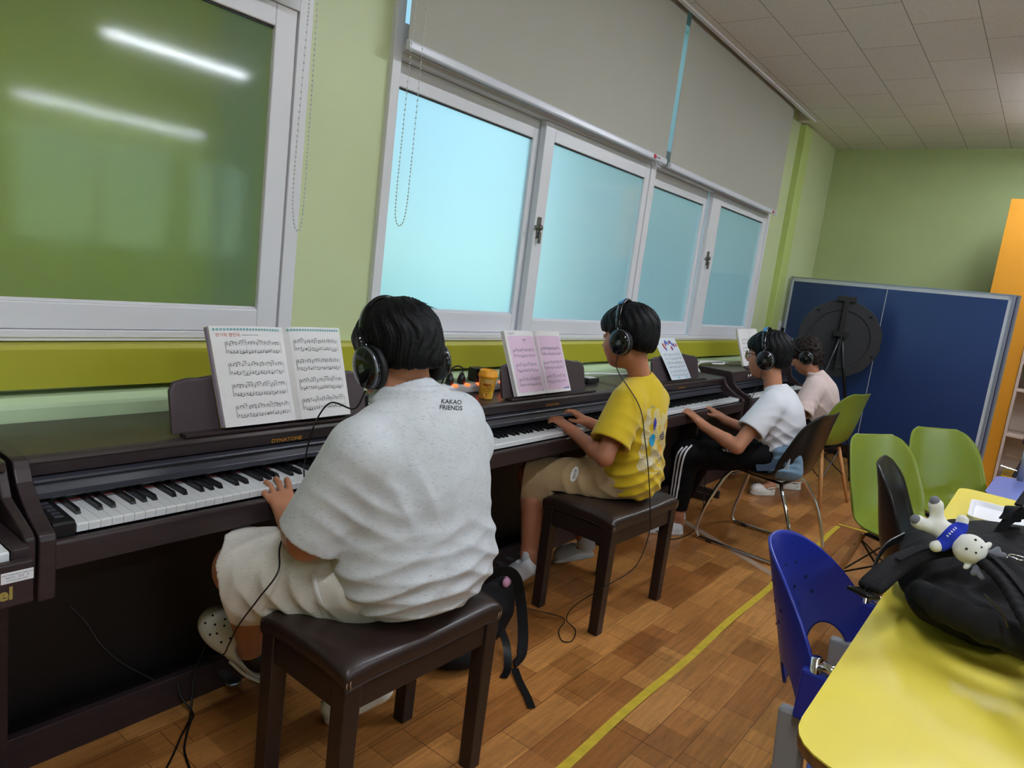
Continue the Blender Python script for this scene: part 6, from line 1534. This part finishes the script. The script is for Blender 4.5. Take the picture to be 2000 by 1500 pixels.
def plush():
    c = V(1.675, .092, .945)
    t = thing('plush_keychain', 'white plush reindeer in a blue top with grey antlers lying on the backpack', 'plush toy', tuple(c))
    PW = knit('white_plush_fur', (226, 226, 218), .95, noise_amt=.05, weave=260); PB = knit('blue_plush_cloth', (40, 58, 176), .8); PG = knit('grey_plush_felt', (112, 114, 124), .9)
    F = V(-.10, -.84, -.40); F = F / np.linalg.norm(F); U = V(-.80, -.05, .62); U = U - F * (U @ F); U = U / np.linalg.norm(U); Sd = np.cross(F, U); R = np.stack([Sd, F, U], 1)
    X = lambda a, b, d: c + Sd * a + F * b + U * d
    b = SDF(); b.el(X(0, 0, 0), (.023, .027, .020), R).el(X(0, -.028, -.002), (.022, .018, .018), R, .01)
    for q in (-1, 1):
        b.rc(X(q * .012, -.034, .0), X(q * .026, -.052, .018), .012, .0145, .008); b.rc(X(q * .018, .010, .0), X(q * .040, .0, .006), .010, .0115, .004)
    b.el(X(0, .044, .006), (.031, .029, .026), R, .004).el(X(0, .053, .015), (.022, .018, .017), R, .01)
    for q in (-1, 1): b.el(X(q * .029, .062, .004), (.011, .006, .005), R, .003)
    lo, hi = c - .10, c + .10
    bd = sobj('plush_body', b, lo, hi, PW, t, .0022)
    s = SDF(); s.el(X(0, .003, 0), (.0255, .022, .0225), R); 
    for q in (-1, 1): s.rc(X(q * .016, .010, .0), X(q * .029, .006, .003), .0125, .013, .006)
    sobj('blue_top', s, lo, hi, PB, t, .0022)
    for q in (-1, 1):
        obj('foot_pad', MB().ball(X(q * .0290, -.059, .0275), (.0105, .0095, .0095), 14, Matrix([list(r) for r in R])), PG, bd, smooth=True)
        obj('eye', MB().ball(X(q * .013, .041, .0312), .0026, 8), M_black, bd, smooth=True); obj('nostril', MB().ball(X(q * .008, .057, .0315), .0023, 8), M_black, bd, smooth=True)
        a = SDF(); a.rc(X(q * .016, .064, .002), X(q * .024, .080, .004), .0055, .006, .003).rc(X(q * .024, .080, .004), X(q * .032, .092, .008), .006, .0062, .003).rc(X(q * .022, .076, .004), X(q * .036, .078, .006), .006, .0056, .003).rc(X(q * .018, .070, .003), X(q * .012, .084, .004), .005, .005, .003)
        sobj('antler', a, lo - .02, hi + .02, PG, bd, .0024)
    tm = MB(); [tm.add([tuple(X(-.012 + .006 * i + a_ * .0013, .002 + b_ * .0022, .030)) for a_, b_ in ((-1, -1), (1, -1), (1, 1), (-1, 1))], [(0, 1, 2, 3)]) for i in range(5)]; decal(tm, s, -U, .0008, .02); obj('chest_print', tm, M_white, t)
    ch = MB(); 
    for i in range(5): p = X(-.004 - .007 * i, .070 + .007 * i, .008); ch.lathe([(.0038, -.0007), (.0038, .0007), (.0028, .0007), (.0028, -.0007)], 12, Matrix.Translation(Vector(p)) @ Matrix.Rotation(i * 1.3, 4, 'X'), cap=False)
    P0 = X(-.045, .110, .010); ch.lathe([(.014 + .0014 * cos(a), .0014 * sin(a)) for a in np.linspace(0, 2 * pi, 9)], 24, Matrix.Translation(Vector(P0)), cap=False)
    obj('key_ring', ch, M_chrome, t, smooth=True)
plush()
# bag on the floor between the benches
t = thing('backpack', 'black bag slumped on the floor behind the nearest bench, strap trailing', 'backpack', (1.86, 1.50, 0))
s = SDF(); s.el((1.87, 1.49, .12), (.18, .14, .16)).el((1.78, 1.44, .06), (.13, .12, .07), k=.05).el((1.95, 1.44, .17), (.10, .09, .12), k=.05); s.cut(_pl((0, 0, .003), (0, 0, -1)), .01)
s.disp = folds([((1.85, 1.42, .14), .16, (.6, 0, 1), .08, .007, .5)])
sobj('bag_body', s, (1.58, 1.28, -.01), (2.12, 1.70, .34), BKP, t, .006)
m = MB(); flat_strap(m, [(1.86, 1.44, .26), (1.90, 1.37, .325), (1.95, 1.34, .30), (1.99, 1.33, .20), (1.985, 1.30, .10), (1.95, 1.27, .035), (1.90, 1.26, .012)], .038, .006, up=(.7, .7, .2)); obj('shoulder_strap', m, BKP, t)
m = MB(); flat_strap(m, [(1.93, 1.36, .10), (1.895, 1.30, .07), (1.86, 1.26, .02), (1.82, 1.245, .006)], .028, .003, up=(0, .3, 1)); flat_strap(m, [(1.89, 1.25, .010), (1.85, 1.20, .006), (1.80, 1.13, .006), (1.76, 1.08, .006)], .026, .003); obj('loose_webbing', m, M_cable, t)
setp(obj('pink_tag', MB().ball((1.945, 1.37, .272), (.022, .012, .022), 14), mat('pink_felt', (222, 164, 200), .7), smooth=True), 'small pink felt tag poking out of the bag on the floor', 'tag')
# light blue bag on the black chair
t = thing('sling_bag', 'light blue sling bag wedged between the white shirt boy and the chair back', 'bag', (3.80, 1.0, .45))
LB = knit('light_blue_nylon', (112, 142, 168), .6, noise_amt=.15); 
s = SDF(); s.bx((3.845, .985, .545), (.045, .075, .085), .035, rot(8, 10, 0)).el((3.825, 1.0, .50), (.055, .09, .045), k=.03); s.disp = folds([((3.76, 1.0, .52), .1, (.5, .2, 1), .035, .006, .5)])
sobj('bag_body', s, (3.68, .84, .42), (3.94, 1.16, .70), LB, t, .005)
m = MB(); flat_strap(m, [(3.85, .95, .64), (3.81, .965, .61), (3.79, 1.0, .56), (3.775, 1.06, .51), (3.77, 1.12, .49)], .034, .008, up=(-1, -.3, 0)); obj('sling_strap', m, mat('slate_blue_webbing', (72, 96, 124), .7), t, smooth=False)
obj('pale_panel', MB().box(3.782, 3.79, .96, 1.0, .49, .58), mat('pale_blue_panel', (176, 192, 204), .6), t, bevel=.002)
obj('buckle', MB().box(3.774, 3.786, .975, 1.0, .535, .56), MATS['slate_blue_webbing'], t, bevel=.002)
# cables on the floor
cable('black lead hanging under the nearest full piano and curling on the floor', [(1.05, 1.78, .20), (1.02, 1.79, .09), (.985, 1.74, .006), (.955, 1.70, .006), (.915, 1.66, .006), (.87, 1.61, .006), (.83, 1.57, .006), (.80, 1.54, .006)], .003)
cable('black lead crossing the first one on the floor by the pedals', [(.985, 1.815, .10), (.975, 1.79, .05), (.985, 1.73, .010), (.960, 1.695, .012), (.925, 1.65, .006), (.895, 1.60, .006), (.87, 1.52, .006)], .003)
cable('thin pale wire hanging against the knee panel of the nearest full piano', [(.72, 1.893, .36), (.76, 1.893, .30), (.80, 1.892, .22), (.86, 1.89, .14), (.97, 1.89, .03), (.98, 1.885, .006)], .0013, mat('thin_grey_wire', (90, 88, 92), .5))
cable('black cord hanging from the glasses boy piano down to the parquet', [(4.42, 1.66, .60), (4.43, 1.64, .30), (4.38, 1.60, .06), (4.22, 1.53, .005), (3.98, 1.46, .005), (3.76, 1.43, .005), (3.60, 1.47, .005), (3.62, 1.57, .02)], .003)
